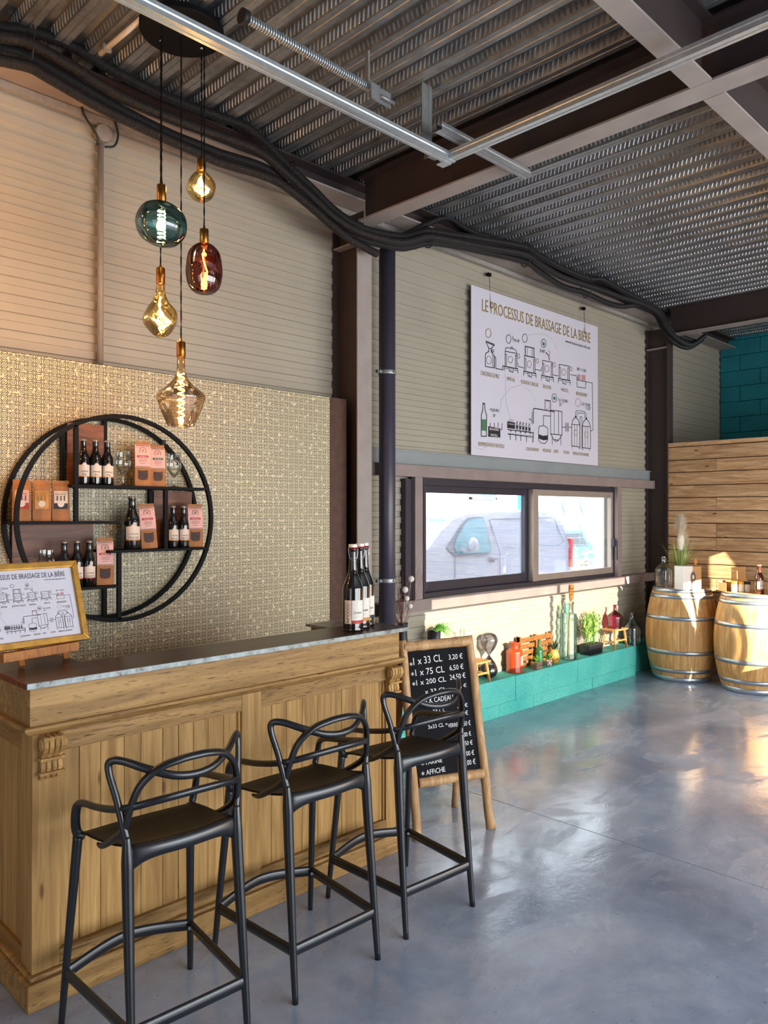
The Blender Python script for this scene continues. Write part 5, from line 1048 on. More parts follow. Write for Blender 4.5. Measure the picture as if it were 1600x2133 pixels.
o = put(copy_tree(hb), 1.992, 3.78, SH3, FR, 'leaning kraft bag with red band next to the large bottle', 'bag', g); o.rotation_euler[1] = math.radians(-4)
put(copy_tree(hb), 2.268, 3.78, SH3, FR-4, 'kraft bag with red band at the right edge of the round shelf', 'bag', g)
put(copy_tree(hb), 1.748, 3.78, SH4, FR, 'kraft bag with red band on the lowest board of the round shelf', 'bag', g)
g = 'stemmed beer glasses on the round shelf'
tg = tulip_glass(); put(tg, 1.853, 3.79, SH1, 0, 'clear stemmed beer glass between the bottles and bags on the top board', 'glass', g)
put(tulip_glass(mark=True), 2.145, 3.79, SH1, FR, 'clear stemmed beer glass with printed round mark at the right of the top board', 'glass', g)
o = put(tulip_glass(), 1.462, 3.79, 1.341, 0, 'clear beer glass mostly hidden behind the picture frame', 'glass', g)
m_ = MB(); m_.box(1.40, 1.575, 3.74, 3.90, 1.331, 1.3395)
sb = m_.build('shelf_board', M['black']); sb.parent = bpy.data.objects['round_shelf']; sb.location = (-1.82, -BY, -1.68)

# swing-top bottles on the counter
def swing_top(label_band, word):
    t = empty('swing_top_bottle'); R = 0.052
    m_ = MB(); m_.lathe(smooth_prof([(0.001, 0), (R*.94, 0.001), (R, .008), (R, .05), (R, .190), (R*.95, .215), (R*.72, .245), (R*.50, .275), (R*.40, .31), (R*.33, .365), (R*.32, .388), (0.020, .392), (0.020, .402), (0.001, .403)], 3), n=32); m_.build('glass', M['bottle'], t)
    m_ = MB(); m_.lathe([(0.001, .424), (0.019, .424), (0.021, .421), (0.021, .409), (0.001, .409)], n=24, smooth=False); m_.build('stopper', M['porcelain'], t)
    m_ = MB(); m_.lathe([(0.0205, .409), (0.0215, .407), (0.0205, .403), (0.001, .403)], n=24); m_.build('gasket', M['label_red'], t)
    m_ = MB()
    for sx in (-1, 1): m_.tube(spline([(sx*.020, 0, .415), (sx*.024, -.004, .40), (sx*.022, -.008, .375), (sx*.017, -.012, .352), (sx*.010, -.020, .346), (sx*.0, -.022, .345)], 4), 0.0014, 5)
    m_.tube([(0.0185*math.cos(a), 0.0185*math.sin(a), .355) for a in [2*PI*k/18 for k in range(18)]], 0.0014, 5, closed=True)
    m_.build('wire_bail', M['zinc_screw'], t)
    ph = -0.25
    la = label_patch(R+.0008, .038, .035, .150, ph-0.42); lo = la.build('side_label', M['label'], t)
    lb = label_patch(R+.0009, .068, .052, .150, ph+0.62).build('label', M['whitecard'], t)
    label_patch(R+.0010, .068, .036, .052, ph+0.62).build('label_band', M[label_band], lb)
    m_ = MB(); Rr = R+.0018
    def pt(x, z, ph_): a = x/Rr+ph_; return (Rr*math.sin(a), -Rr*math.cos(a), z)
    for k in range(4):
        z = .118-.016*k; m_.tube([pt(-.015, z+.014, ph-.42), pt(0, z, ph-.42)], .0007, 4); m_.tube([pt(0, z, ph-.42), pt(.015, z+.014, ph-.42)], .0007, 4)
    m_.tube([pt(0, .142, ph-.42), pt(0, .068, ph-.42)], .0005, 4)
    curved(m_, text_polys('2', -.007, .041, .014, .024), Rr, ph-.42); m_.build('lettering', M['ink'], lo)
    m_ = MB(); curved(m_, text_polys(word, -.028, .085, .040, .009), Rr, ph+.72)
    rr = random.Random(4)
    for k in range(26):
        x = rr.uniform(-.03, .03); z = rr.uniform(.056, .146); m_.tube([pt(x, z, ph+.62), pt(x+rr.uniform(-.004, .004), z+rr.uniform(-.003, .003), ph+.62)], .0006, 4)
    m_.build('lettering', M['ink'], lb)
    return t
g = 'swing-top bottles at the end of the counter'
put(swing_top('label_red', 'LA BLONDE'), 2.575, 2.812, 1.1275, -32, 'nearest dark swing-top bottle with red label band on the counter end', 'bottle', g)
put(swing_top('label_orange', 'L\'AMBREE'), 2.668, 2.862, 1.1275, -30, 'middle dark swing-top bottle with orange label band on the counter end', 'bottle', g)
put(swing_top('label_dark', 'LA BRUNE'), 2.752, 2.915, 1.1275, -28, 'farthest dark swing-top bottle with dark label band on the counter end', 'bottle', g)

# framed picture on a table easel
t = empty('table_easel', (1.09, 3.03, 1.127), 0, 'small orange wooden table easel holding the framed print on the bar', 'easel')
def EL(a, b_, w_, h_, nm='leg'):
    o0 = Vector((1.09, 3.03, 1.127)); m_ = MB(); m_.bar(Vector(a)-o0, Vector(b_)-o0, w_, h_, (0, -1, 0)); return m_.build(nm, M['orange_wood'], t, 0.001)
EL((1.062, 2.990, 1.131), (1.085, 3.150, 1.50), 0.020, 0.016); EL((1.245, 3.030, 1.131), (1.200, 3.165, 1.50), 0.020, 0.016)
EL((1.01, 3.25, 1.131), (1.12, 3.170, 1.48), 0.016, 0.014)
EL((0.98, 2.955, 1.178), (1.275, 3.0, 1.182), 0.034, 0.028, 'ledge')
fr = empty('framed_print', (1.318, 2.996, 1.203), math.radians(4.0), 'gold-framed print of the brewing process diagram propped on the bar', 'picture')
fr.rotation_euler = (math.radians(-17.5), 0, math.radians(7.0))
Wd, Hd = 0.440, 0.322; fw = 0.024
for nm, pts in (('frame_side', [(-Wd, 0), (-Wd+fw, fw), (-Wd+fw, Hd-fw), (-Wd, Hd)]), ('frame_side', [(0, 0), (0, Hd), (-fw, Hd-fw), (-fw, fw)]), ('frame_side', [(-Wd, 0), (0, 0), (-fw, fw), (-Wd+fw, fw)]), ('frame_side', [(-Wd, Hd), (-Wd+fw, Hd-fw), (-fw, Hd-fw), (0, Hd)])):
    m_ = MB(); m_.prism(pts, 'y', -0.012, 0.012); cx = sum(p[0] for p in pts)/4; cz = sum(p[1] for p in pts)/4
    m_.prism([(cx+(p[0]-cx)*0.97, cz+(p[1]-cz)*0.97) for p in pts] if False else [((p[0]*0.99-Wd*0.005), p[1]*0.99+Hd*0.005) for p in pts], 'y', -0.006, 0.0122)
    m_.build(nm, M['gold'], fr, 0.0025)
m_ = MB(); m_.box(-Wd+fw-.004, -fw+.004, 0.0, 0.004, fw-.004, Hd-fw+.004); m_.build('print', M['poster'], fr)
art = empty('artwork', (-Wd+fw+0.002, -0.0005, fw+0.002)); art.parent = fr
k_ = (Wd-2*fw-.004)/2.055; art.scale = (k_, 0.2, k_*1.02)
for o_ in list(bpy.data.objects['process_poster'].children):
    if o_.name.startswith(('black_diagram', 'gold_lettering', 'green_print', 'red_print', 'white_lettering', 'pale_sketch')):
        c_ = o_.copy(); C.objects.link(c_); c_.parent = art
        if c_.name.startswith('gold'): c_.data = o_.data.copy(); c_.data.materials[0] = M['ink']; c_.name = 'dark_lettering'

# ================================================================== CHALKBOARD
bx, by = 2.947, 2.719
t = empty('price_board', (bx, by, 0), 0, 'A-frame chalkboard with handwritten prices in a branch-wood frame', 'chalkboard')
e1 = Vector((0.9144, -0.4048, 0)); e2 = Vector((0.0787, 0.1775, 0.981)).normalized(); nn = e1.cross(e2)
TB = Matrix((e1, -nn, e2)).transposed().to_4x4(); 
def bp(a, b_, o_=0.0): return e1*a+e2*b_+nn*o_
if nn.y > 0: pass
fs = 1 if nn.dot(Vector((-bx, -by, 0))) > 0 else -1
nf = nn*fs
def post(a0, b0, a1, b1, r0, name, seed, off=0.0):
    r = random.Random(seed); pts = []; rad = []
    for k in range(11):
        q = k/10; pts.append(bp(a0+(a1-a0)*q+r.uniform(-.003, .003), b0+(b1-b0)*q)+nf*off); rad.append(r0*(1+r.uniform(-.07, .07)))
    m_ = MB(); m_.tube(spline(pts, 3), interp(rad, 3), 14); return m_.build(name, M['easel'], t)
post(0.000, 0.0, -0.005, 1.03, 0.024, 'post', 1); post(0.430, 0.0, 0.400, 1.035, 0.025, 'post', 2)
post(-0.004, 0.995, 0.400, 1.005, 0.028, 'crosspiece', 3); post(0.03, 0.282, 0.412, 0.290, 0.027, 'crosspiece', 4)
m_ = MB(); vs = [bp(0.0, 0.28)+nf*.004, bp(0.41, 0.285)+nf*.004, bp(0.40, 1.0)+nf*.004, bp(0.0, 1.0)+nf*.004]; vs += [v-nf*.010 for v in vs]
m_.add(vs, [(0, 1, 2, 3), (7, 6, 5, 4), (0, 4, 5, 1), (1, 5, 6, 2), (2, 6, 7, 3), (3, 7, 4, 0)]); sl = m_.build('slate', M['chalkboard'], t)
m_ = MB(); CT = Matrix.Translation(nf*0.0052) @ Matrix((e1, -nf, e2)).transposed().to_4x4()
for i, (s_, x, z, w_, h_) in enumerate(CHALK):
    rr = random.Random(i); vs, fs_ = text_polys(s_.replace('*', 'x') if s_ == '*' else s_, 0, 0, w_, h_)
    rot = Matrix.Rotation(math.radians(rr.uniform(-2, 1)-1.5), 4, 'Y')
    if s_ == '*':
        for a in (0, 60, 120): 
            d_ = Vector((math.cos(math.radians(a+30)), 0, math.sin(math.radians(a+30))))*0.010; m_.bar(CT @ (Vector((x+.011, 0, z+.012))-d_), CT @ (Vector((x+.011, 0, z+.012))+d_), 0.0022, 0.0012, nf)
    else: m_.add(vs, fs_, False, CT @ Matrix.Translation((x, 0, z)) @ rot)
m_.build('chalk_writing', M['chalk'], sl)
for a in (0.02, 0.385):
    pts = [bp(a, 1.0)-nf*.02, Vector((0.43-0.055 if a > .2 else 0.09, 0.135 if a > .2 else 0.30, 0.5))+Vector((0.06 if a > .2 else 0.0, 0.03 if a > .2 else 0.0, 0)), Vector((0.492 if a > .2 else 0.13, 0.162 if a > .2 else 0.34, 0.0))]
    m_ = MB(); m_.tube(spline([pts[0], pts[0].lerp(pts[2], .5), pts[2]], 4), 0.019, 12); m_.build('rear_leg', M['easel'], t)
# ================================================================== OBJECTS ON THE TURQUOISE LEDGE
SZ = 0.3155
def leafy(mb, base, n, ln, w, seed, spread=1.0, up=1.0, curl=0.5, seg=4):
    r = random.Random(seed)
    for i in range(n):
        a = r.uniform(0, 2*PI); tilt = r.uniform(0.15, 1.0)*spread; L_ = ln*r.uniform(.65, 1.1); p = Vector(base)+Vector((r.uniform(-.01, .01), r.uniform(-.01, .01), 0))
        d_ = Vector((math.cos(a)*tilt, math.sin(a)*tilt, up)).normalized(); side = d_.cross(Vector((0, 0, 1))).normalized(); vs = []
        for k in range(seg+1):
            q = k/seg; ww = w*math.sin(PI*min(.97, q*.85+.12)); vs += [p-side*ww/2, p+side*ww/2]; p = p+d_*L_/seg; d_ = (d_-Vector((0, 0, curl/seg))).normalized()
        mb.add(vs, [(2*k, 2*k+1, 2*k+3, 2*k+2) for k in range(seg)], True)
# fern in tall dark pot
t = empty('potted_fern', (4.485, 3.965, SZ), 0, 'tall dark pot with trailing green fern behind the top of the chalkboard', 'potted plant')
m_ = MB(); m_.lathe([(0.001, 0), (.045, 0), (.05, .35), (.052, .475), (.046, .475), (.044, .46), (.001, .46)], n=22); m_.build('pot', M['pot_dark'], t)
m_ = MB(); r = random.Random(1)
for k in range(34):
    a = r.uniform(-1.9, 1.2); ln = r.uniform(.09, .15); p0 = Vector((0.01, 0, .475)); d_ = Vector((math.cos(a)*.7, math.sin(a)*.35-.1, r.uniform(.3, 1))).normalized(); p = p0.copy()
    for j in range(9):
        q = p+d_*ln/7; d_ = (d_+Vector((0, 0, -.26))).normalized(); sd = d_.cross(Vector((0, -1, .3))).normalized()
        for s_ in (-1, 1):
            tip = p+sd*s_*.024*(1-j/11)+d_*.008; m_.add([p, p+d_*.009, tip], [(0, 1, 2)])
        p = q
for v in m_.v:
    v.y = min(v.y, 0.075)
m_.build('fronds', M['leaf'], t)
# vase of dried grass with ball flowers
t = empty('dried_grass_vase', (4.10, 3.935, SZ), 0, 'tall vase of dried reddish grass with cream ball flowers beside the downpipe', 'vase')
m_ = MB(); m_.lathe(smooth_prof([(0.001, 0), (.05, .002), (.06, .08), (.05, .3), (.035, .5), (.042, .58)]), n=24); m_.build('vase', M['pot_dark'], t)
m_ = MB(); r = random.Random(6)
for k in range(46):
    a = r.uniform(-.75, .55); ln = r.uniform(.32, .62); p = [Vector((0, 0, .5))]
    for j in range(1, 6): q = j/5; p.append(Vector((math.tan(a*.75)*ln*q+r.uniform(-.004, .004)+.0*q, -abs(r.uniform(0, .04))*q, .5+ln*q*math.cos(a)-.05*q*q*abs(a))))
    m_.tube(p, [.0012, .0016, .0014, .0012, .001, .0004], 4)
m_.build('grass', M['dryred'], t)
for x, z in ((.045, .905), (-.02, .83), (.0, .765), (.035, .705)):
    m_ = MB(); m_.sphere((x, -.045, z), .024 if z > .8 else .02, 14, 9); m_.tube([(x, -.045, z-.02), (0, 0, .5)], .0012, 4); m_.build('ball_flower', M['whitecard'], t)
# low wooden stool with small glass bottle
def small_stool(name, x, y, z, w, d, h, label, rz=0):
    t = empty(name, (x, y, z), math.radians(rz), label, 'small stool')
    m_ = MB(); m_.box(-w/2, w/2, -d/2, d/2, h-.016, h); m_.build('seat', M['small_wood'], t, 0.003)
    for sx in (-1, 1):
        for sy in (-1, 1): m_ = MB(); m_.bar((sx*w*.46, sy*d*.44, 0), (sx*w*.34, sy*d*.34, h-.014), .020, .018, (0, 1, 0)); m_.build('leg', M['small_wood'], t, .002)
        m_ = MB(); m_.bar((sx*w*.41, -d*.40, h*.36), (sx*w*.41, d*.40, h*.36), .012, .016); m_.build('stretcher', M['small_wood'], t, .002)
    m_ = MB(); m_.bar((-w*.41, -d*.39, h*.42), (w*.41, -d*.39, h*.42), .012, .016); m_.build('stretcher', M['small_wood'], t, .002)
    return t
small_stool('footstool', 5.00, 3.97, SZ, .24, .15, .175, 'small wooden stool half hidden behind the chalkboard frame')
t = empty('small_bottle', (4.835, 3.97, SZ), 0, 'small clear glass bottle whose neck shows above the chalkboard', 'bottle')
m_ = MB(); m_.lathe(smooth_prof([(.001, 0), (.045, .003), (.05, .12), (.045, .3), (.02, .37), (.0175, .44), (.021, .455), (.018, .456)]), n=20); m_.build('glass', M['g_clear'], t)
# hourglass
t = empty('hourglass', (5.208, 3.985, SZ), 0, 'large frameless smoky glass hourglass with black sand', 'hourglass')
m_ = MB(); up = [(0.006, .192), (.020, .212), (.052, .255), (.072, .305), (.0715, .335), (.055, .366), (.028, .380), (.001, .383)]
prof = [(a, .384-b_) for a, b_ in reversed(up)]+up; m_.lathe(smooth_prof(prof, 4), n=30); m_.build('glass', M['g_smoke'], t)
m_ = MB(); m_.lathe([(.001, .004), (.03, .006), (.055, .022), (.0695, .05), (.0700, .075), (.064, .094), (.035, .106), (.001, .110)], n=28); m_.build('sand', M['sand'], t)
# orange jar
t = empty('orange_jar', (5.558, 3.975, SZ), 0, 'orange-brown glass apothecary jar with cream label', 'jar')
m_ = MB(); m_.lathe(smooth_prof([(.001, 0), (.066, .001), (.073, .012), (.073, .05), (.073, .17), (.068, .19), (.048, .208), (.044, .215), (.044, .245), (.050, .252), (.050, .262), (.044, .264)], 3), n=32); g1 = m_.build('glass', M['g_orange'], t)
lb = label_patch(.0738, .055, .07, .145, -.05+.35).build('label', M['label'], t)
m_ = MB()
for z, w_ in ((.132, .03), (.12, .038), (.108, .025), (.092, .03), (.08, .02)): curved(m_, ([(-w_/2, 0, 0), (w_/2, 0, 0), (w_/2, 0, .004), (-w_/2, 0, .004), (0, 0, 0), (0, 0, .004)], [(0, 4, 5, 3), (4, 1, 2, 5)]), .0745, .3, z)
m_.build('print', M['ink'], lb)
# small crate leaning on the wall
t = empty('slatted_crate', (5.965, 4.025, SZ), 0, 'small scorched wooden slatted crate standing on edge against the cladding', 'crate')
for k in range(5):
    m_ = MB(); m_.box(-.255, .255, -.010, -.004, .006+k*.056, .046+k*.056); m_.build('slat', M['crate_wood'], t, .001)
for x in (-.25, 0, .25): m_ = MB(); m_.box(x-.012, x+.012, -.003, .03, .0, .28); m_.build('batten', M['crate_wood'], t, .001)
m_ = MB(); m_.box(-.262, -.255, -.012, .04, 0, .285); m_.build('end_board', M['crate_wood'], t, .001)
# green bottle
t = empty('green_bottle', (5.925, 3.965, SZ), 0, 'green glass bottle standing in front of the slatted crate', 'bottle')
m_ = MB(); m_.lathe(smooth_prof([(.001, 0), (.036, .002), (.037, .13), (.030, .160), (.015, .185), (.013, .235), (.016, .245), (.001, .247)], 4), n=22); m_.build('glass', M['bottle_green'], t)
# little plant box
t = empty('planter_box', (5.82, 3.918, SZ), 0, 'tiny weathered wood planter box with a green cutting', 'planter')
m_ = MB(); m_.box(-.045, .045, -.03, .03, 0, .028); m_.box(-.045, .045, -.03, .03, .030, .060); m_.build('box', flat('grey_driftwood', hexc('#84705e'), .8, 0, .2, 40), t, .001)
m_ = MB(); leafy(m_, (-.01, 0, .055), 26, .075, .012, 3, 1.2, 1.0, .6); m_.build('leaves', M['leaf'], t)
# little checked pot
t = empty('checked_pot', (6.02, 3.925, SZ), 0, 'tiny pink and white checked pot with a sprig', 'pot')
m_ = MB(); m_.lathe([(.001, 0), (.024, 0), (.030, .058), (.027, .058), (.026, .052), (.001, .052)], n=18); m_.build('pot', M['checker'], t)
m_ = MB()
for k in range(10):
    for j in range(3):
        if (k+j) % 2: a0 = 2*PI*k/10; m_.add([((.0245+.0062*(z/.058)+.0006)*math.cos(a), (.0245+.0062*(z/.058)+.0006)*math.sin(a), z) for a, z in ((a0, .006+j*.017), (a0+.6, .006+j*.017), (a0+.6, .022+j*.017), (a0, .022+j*.017))], [(0, 1, 2, 3)])
m_.build('check_print', M['whitecard'], t)
m_ = MB(); leafy(m_, (0, 0, .05), 24, .075, .010, 9, .9, 1.0, .4); m_.build('sprig', M['leaf'], t)
# pineapple
t = empty('pineapple', (6.145, 3.95, SZ), 0, 'golden pineapple ornament with spiky dark leaves', 'pineapple')
m_ = MB(); m_.lathe(smooth_prof([(.001, 0), (.030, .003), (.043, .03), (.045, .07), (.036, .115), (.018, .13), (.001, .132)], 3), n=20)
for j in range(7):
    for k in range(12):
        a = 2*PI*(k+.5*(j % 2))/12; z = .016+j*.0165; rr = .0445*math.sin(PI*min(.93, (z+.02)/.155))+.002; m_.sphere((rr*math.cos(a), rr*math.sin(a), z), .008, 6, 4)
m_.build('body', M['leafgold'], t)
m_ = MB(); leafy(m_, (0, 0, .125), 34, .085, .012, 4, .75, 1.0, .25); m_.build('crown', flat('dark_spiky_leaf', hexc('#2f3f2c'), .5, 0, .2, 30), t)
# tall clear bottle with wooden spatula
t = empty('tall_glass_bottle', (6.437, 3.975, SZ), 0, 'very tall clear aqua glass bottle holding a wooden spatula', 'bottle')
m_ = MB(); m_.lathe(smooth_prof([(.001, .004), (.070, .0), (.078, .008), (.078, .05), (.078, .36), (.076, .425), (.070, .434), (.050, .438), (.048, .446), (.047, .50), (.052, .535), (.050, .545)], 3), n=32); m_.build('glass', M['g_aqua'], t)
m_ = MB(); m_.lathe([(.001, .006), (.070, .004), (.074, .014), (.001, .016)], n=28); m_.build('base', M['g_darkclear'], t)
m_ = MB(); m_.tube(spline([(-.048, -.012, .44), (-.062, -.014, .47), (-.064, -.014, .515), (-.046, -.012, .53)], 6), .008, 8); m_.build('lug', flat('aqua_glass_lug', hexc('#58b8a4'), .1, 0, .2, 20, 0, .9), t)
t = empty('wooden_spatula', (6.41, 3.965, SZ+.012), 0, 'long-handled brown wooden spatula with square holes in the tall bottle', 'spatula')
m_ = MB(); m_.tube([(0, 0, .006), (.035, .006, .30), (.062, .008, .54)], .0105, 10); m_.build('handle', M['easel'], t)
m_ = MB(); T = Matrix.Translation((.066, .008, .53)) @ Matrix.Rotation(math.radians(6), 4, 'Y')
def pl(a, b_, z0, z1): m_.box(a, b_, -.005, .005, z0, z1, T)
m_.prism([(-.010, 0), (.010, 0), (.034, .05), (-.034, .05)], 'y', -.005, .005, T)
for a, b_ in ((-.034, -.022), (-.008, .008), (.022, .034)): pl(a, b_, .05, .165)
for z0, z1 in ((.05, .062), (.078, .092), (.108, .122), (.138, .165)): pl(-.022, -.008, z0, z1); pl(.008, .022, z0, z1)
m_.build('blade', M['crate_wood'], t)
# bamboo plant
t = empty('bamboo_planter', (6.83, 3.965, SZ), 0, 'bushy green bamboo plant in a black ribbed oblong planter', 'potted plant')
m_ = MB()
m_.prism([(-.105, 0), (.105, 0), (.130, .095), (-.130, .095)], 'y', -.055, .055)
for k in range(19): m_.bar((-.112+k*.0125*.99, -.058, .004), (-.126+k*.0142, -.058, .088), .005, .005, (0, -1, 0))
m_.box(-.133, .133, -.062, .060, .088, .100); m_.build('pot', M['pot_dark'], t)
m_ = MB(); m_.box(-.12, .12, -.05, .05, .10, .104); m_.build('soil', M['soil'], t)
m_ = MB(); r = random.Random(12); lf = MB()
for k in range(17):
    x = -.10+k*.0125; y = r.uniform(-.035, .035); h = r.uniform(.14, .30); p1 = (x*1.25+r.uniform(-.02, .02), y, .10+h); m_.tube([(x, y, .10), ((x+p1[0])/2+.004, y, .10+h/2), p1], .0028, 5)
    for j in range(5):
        q = .35+.65*j/4; b_ = Vector((x, y, .10)).lerp(Vector(p1), q); leafy(lf, b_, 4, .085, .013, k*7+j, 1.5, .9, .5)
for v in lf.v: v.y = min(v.y, .09)
m_.build('stem', M['leaf'], t, ); lf.build('leaves', M['leaf_yel'], t)
# footstool with plum bottle
small_stool('footstool', 7.30, 3.96, SZ, .25, .16, .205, 'small light wooden stool carrying the plum glass bottle', -3)
t = empty('plum_bottle', (7.30, 3.96, SZ+.206), 0, 'plum pink glass demijohn bottle standing on the small stool', 'bottle')
m_ = MB(); m_.lathe(smooth_prof([(.001, .002), (.060, .0), (.066, .01), (.079, .10), (.075, .125), (.040, .158), (.019, .180), (.0165, .225), (.021, .238), (.018, .240)], 4), n=30); m_.build('glass', M['g_pink'], t)
t = empty('clear_demijohn', (7.66, 3.955, SZ), 0, 'grey-green clear demijohn in the shade at the end of the ledge', 'bottle')
m_ = MB(); m_.lathe(smooth_prof([(.001, .002), (.080, .0), (.090, .015), (.093, .14), (.085, .19), (.045, .245), (.024, .275), (.021, .32), (.026, .335), (.022, .337)], 4), n=30); m_.tube(spline([(-.022, -.01, .30), (-.045, -.015, .30), (-.05, -.015, .27), (-.04, -.015, .25)], 4), .006, 6); m_.build('glass', M['g_darkclear'], t)

# ================================================================== BARRELS
def make_barrel():
    t = empty('wine_barrel'); H_ = 0.945
    def R_(z): q = (z-H_/2)/(H_/2); return 0.355-0.080*q*q
    m_ = MB(); n = 30; nz = 14
    for k in range(n):
        a0 = 2*PI*k/n+0.003; a1 = 2*PI*(k+1)/n-0.003; vs = []
        for j in range(nz+1):
            z = H_*j/nz
            for q in range(4): a = a0+(a1-a0)*q/3; vs.append((R_(z)*math.cos(a), R_(z)*math.sin(a), z))
        m_.add(vs, [(j*4+q, j*4+q+1, j*4+q+5, j*4+q+4) for j in range(nz) for q in range(3)], True)
    m_.lathe([(R_(H_*j/nz)-0.003, H_*j/nz) for j in range(nz+1)], n=48)
    m_.build('staves', M['oak'], t)
    for z0, z1 in ((.905, .945), (.845, .880), (.630, .668), (.285, .325), (.095, .135), (.0, .055)):
        m_ = MB(); m_.lathe([(R_(z0)+.0005, z0), (R_(z0)+.003, z0), (R_(z1)+.003, z1), (R_(z1)+.0005, z1)], n=48); o_ = m_.build('hoop', M['hoop'], t)
    m_ = MB(); r0 = R_(H_)-.012; k = 0; x = -r0
    while x < r0-.01:
        x1 = min(x+.085, r0); xs = [x+.001, (x+x1)/2, x1-.001]; top = [(a, math.sqrt(max(0, r0*r0-a*a))) for a in xs]
        pts = top+[(a, -b_) for a, b_ in reversed(top)]; m_.prism(pts, 'z', H_-.025, H_-.003); x = x1
    m_.build('head', M['oak'], t)
    return t
br = make_barrel(); put(br, 7.83, 3.49, 0, 10, 'oak barrel nearer the pillar, carrying the pampas grass and glass jug', 'barrel', 'oak barrels used as tables')
b2 = copy_tree(br); put(b2, 7.80, 2.768, 0, 47, 'oak barrel cut by the right edge of the view, with brown bottle on top', 'barrel', 'oak barrels used as tables')
BT = 0.943
t = empty('glass_jug', (7.74, 3.640, BT), 0, 'clear swing-top glass jug on the left of the nearer barrel', 'jug')
m_ = MB(); m_.lathe(smooth_prof([(.001, .002), (.080, .0), (.087, .012), (.088, .15), (.078, .195), (.038, .235), (.024, .25), (.023, .285), (.028, .292), (.025, .30)], 4), n=30); m_.build('glass', M['g_clear'], t)
m_ = MB(); m_.tube(spline([(-.03, 0, .25), (-.045, -.01, .27), (-.03, -.02, .285), (0, -.03, .27), (.03, -.01, .25)], 5), .002, 5); m_.lathe([(.001, .315), (.018, .315), (.02, .30), (.001, .30)], n=14); m_.build('wire_bail', M['zinc_screw'], t)
t = empty('pampas_pot', (7.86, 3.52, BT), 0, 'terracotta pot of pampas grass with long green blades on the nearer barrel', 'potted plant')
m_ = MB(); m_.lathe([(.001, 0), (.045, 0), (.058, .11), (.052, .11), (.05, .10), (.001, .10)], n=22); m_.build('pot', M['terracotta'], t)
m_ = MB(); leafy(m_, (0, 0, .09), 70, .42, .009, 21, .50, 1.0, .45, 7); leafy(m_, (0, 0, .09), 26, .36, .008, 23, .9, .8, 1.5, 8)
m_.build('blades', M['leaf_yel'], t)
for sd, top, x1, rad in ((1, .74, -.025, .066), (2, .56, .045, .054)):
    m_ = MB(); r = random.Random(sd); axis = spline([(0, 0, .10), (x1*.5, -.01, .35), (x1, -.02, top-.28), (x1*1.1, -.02, top)], 8); m_.tube(axis, .003, 5); m_.tube(axis[10:], [rad*.55*math.sin(PI*min(.97, .25+.75*i_/(len(axis)-10)))*r.uniform(.92, 1.06) for i_ in range(len(axis)-10)], 9)
    for k in range(3600):
        q = r.random()**.8; z = top-.30*(1-q); c_ = Vector((x1*(1+.1*q), -.02, z)); ww = rad*1.25*math.sin(PI*min(.96, (1-q)*.8+.16))
        a = r.uniform(0, 2*PI); d_ = Vector((math.cos(a), math.sin(a), .75))*ww*r.uniform(.6, 1.15); e_ = d_.cross(Vector((0, 0, 1))).normalized()*.0026
        m_.add([c_-e_, c_+e_, c_+d_+Vector((0, 0, -.004))], [(0, 1, 2)])
    m_.build('plume', M['plume'], t)
t = empty('white_gift_box', (7.66, 3.345, BT), math.radians(-22), 'white and kraft carton with oval emblem in front of the pampas grass', 'box')
m_ = MB(); m_.box(-.125, .0, -.06, .06, 0, .235); m_.build('white_panel', M['whitecard'], t, .002)
m_ = MB(); m_.box(.0, .115, -.058, .06, 0, .230); m_.box(.06, .10, -.064, -.058, .02, .085); m_.build('kraft_panel', M['card'], t, .002)
m_ = MB(); T = Matrix.Translation((0.005, -.0605, .120)) @ Matrix.Rotation(PI/2, 4, 'X'); m_.lathe([(.001, .001), (.036, .001), (.036, 0)], n=24, T=T, sy=1.75, smooth=False); em = m_.build('oval_emblem', flat('emblem_brown', hexc('#5a4038'), .5, 0, .5, 120), t)
m_ = MB(); m_.tube([(0.005+.031*math.cos(a), -.0625, .12+.055*math.sin(a)) for a in [2*PI*k/24 for k in range(24)]], .0014, 4, closed=True); m_.sphere((.005, -.0615, .125), .016, 10, 6, sz=(1, .1, 1.5)); m_.build('emblem_print', M['label'], em)
t = empty('yellow_tag', (7.80, 3.33, BT+.24), 0, 'round yellow tag standing among the grass above the carton', 'tag')
m_ = MB(); T = Matrix.Rotation(PI/2, 4, 'X'); m_.lathe([(.001, .002), (.032, .002), (.032, -.002), (.001, -.002)], n=20, T=Matrix.Translation((0, 0, .03)) @ T, smooth=False); m_.box(-.002, .002, -.001, .001, -.24, 0); m_.build('tag', M['label_orange'], t)
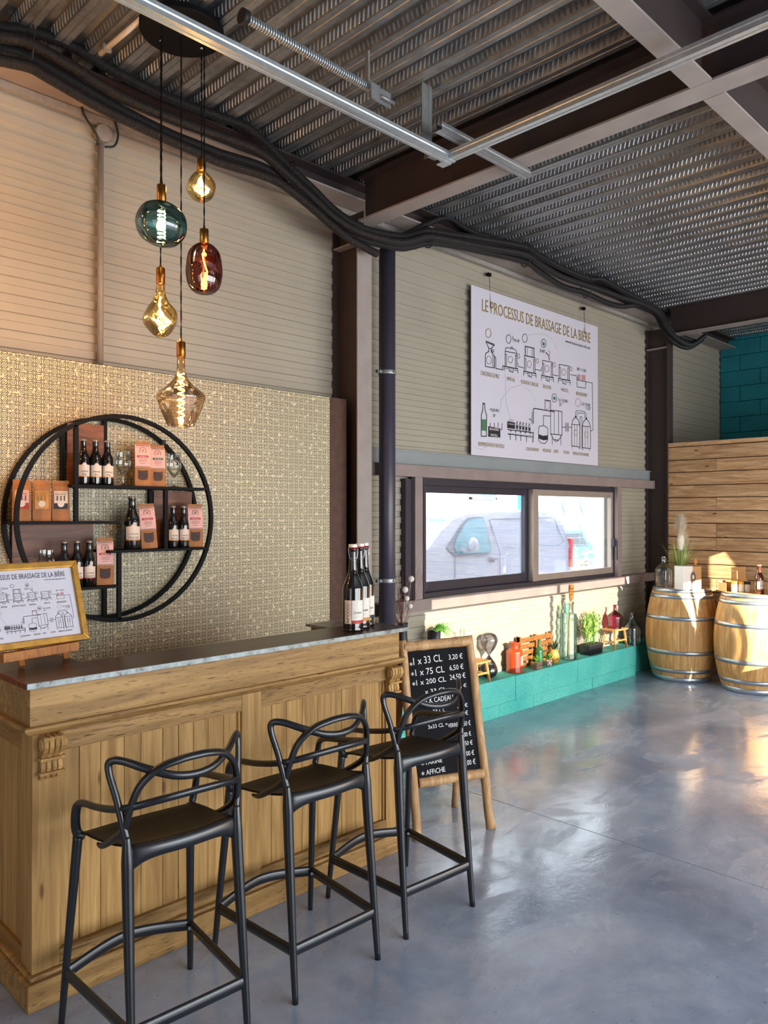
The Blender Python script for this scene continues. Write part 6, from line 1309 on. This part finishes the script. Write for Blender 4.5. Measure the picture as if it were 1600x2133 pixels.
# second barrel top
t = empty('cardboard_carrier', (7.86, 2.90, BT), math.radians(-18), 'tall brown cardboard carton standing open on the right-hand barrel', 'box')
m_ = MB(); m_.box(-.10, .10, .03, .036, 0, .232); m_.box(-.10, -.094, -.03, .036, 0, .20); m_.build('carton', M['card'], t, .001)
for i, (x, y, lab) in enumerate(((7.70, 2.905, 'left small white pot with yellow lid in front of the carton'), (7.735, 2.86, 'middle small white pot with yellow lid in front of the carton'), (7.77, 2.815, 'right small white pot with dark lid in front of the carton'))):
    t = empty('sample_pot', (x, y, BT), 0, lab, 'pot', 'small white pots on the right-hand barrel')
    m_ = MB(); m_.lathe([(.001, 0), (.030, 0), (.031, .075), (.001, .075)], n=20, smooth=False); m_.build('body', M['whitecard'], t)
    m_ = MB(); m_.lathe([(.001, .105), (.028, .105), (.032, .10), (.032, .075), (.001, .075)], n=20, smooth=False); m_.build('lid', flat('yellow_lid', hexc('#dfa92c'), .4) if i == 0 else (MATS['yellow_lid'] if i == 1 else M['ink']), t)
    m_ = MB(); m_.tube([(-.031*.3, -.031, .10), (0, -.033, .06)], .0015, 4); m_.tube([(.031*.3, -.031, .10), (0, -.033, .06)], .0015, 4); m_.tube([(0, -.033, .06), (0, -.033, .005)], .0015, 4); m_.tube([(-.012, -.033, .004), (.012, -.033, .004)], .0015, 4); m_.build('printed_mark', M['ink'], t)
t = bottle33('brown_beer_bottle', ('BIÈRE',), 0.275, 0.041, 'bottle_brown'); put(t, 7.665, 2.665, BT, -40, 'brown beer bottle with white label on the right-hand barrel', 'bottle')
t = empty('open_tray', (7.745, 3.01, BT), math.radians(-10), 'low cardboard tray at the left of the right-hand barrel top', 'tray')
m_ = MB(); m_.box(-.055, .055, -.04, .04, 0, .004); m_.box(-.055, .055, .036, .04, 0, .10); m_.box(-.055, -.051, -.04, .04, 0, .085); m_.box(.051, .055, -.04, .04, 0, .085); m_.build('tray', M['card'], t)
t = empty('kraft_box', (7.66, 2.50, BT), math.radians(-20), 'kraft box cut off by the right edge of the view on the right-hand barrel', 'box')
m_ = MB(); m_.box(-.07, .07, -.05, .05, 0, .235); m_.build('carton', M['card'], t, .002)
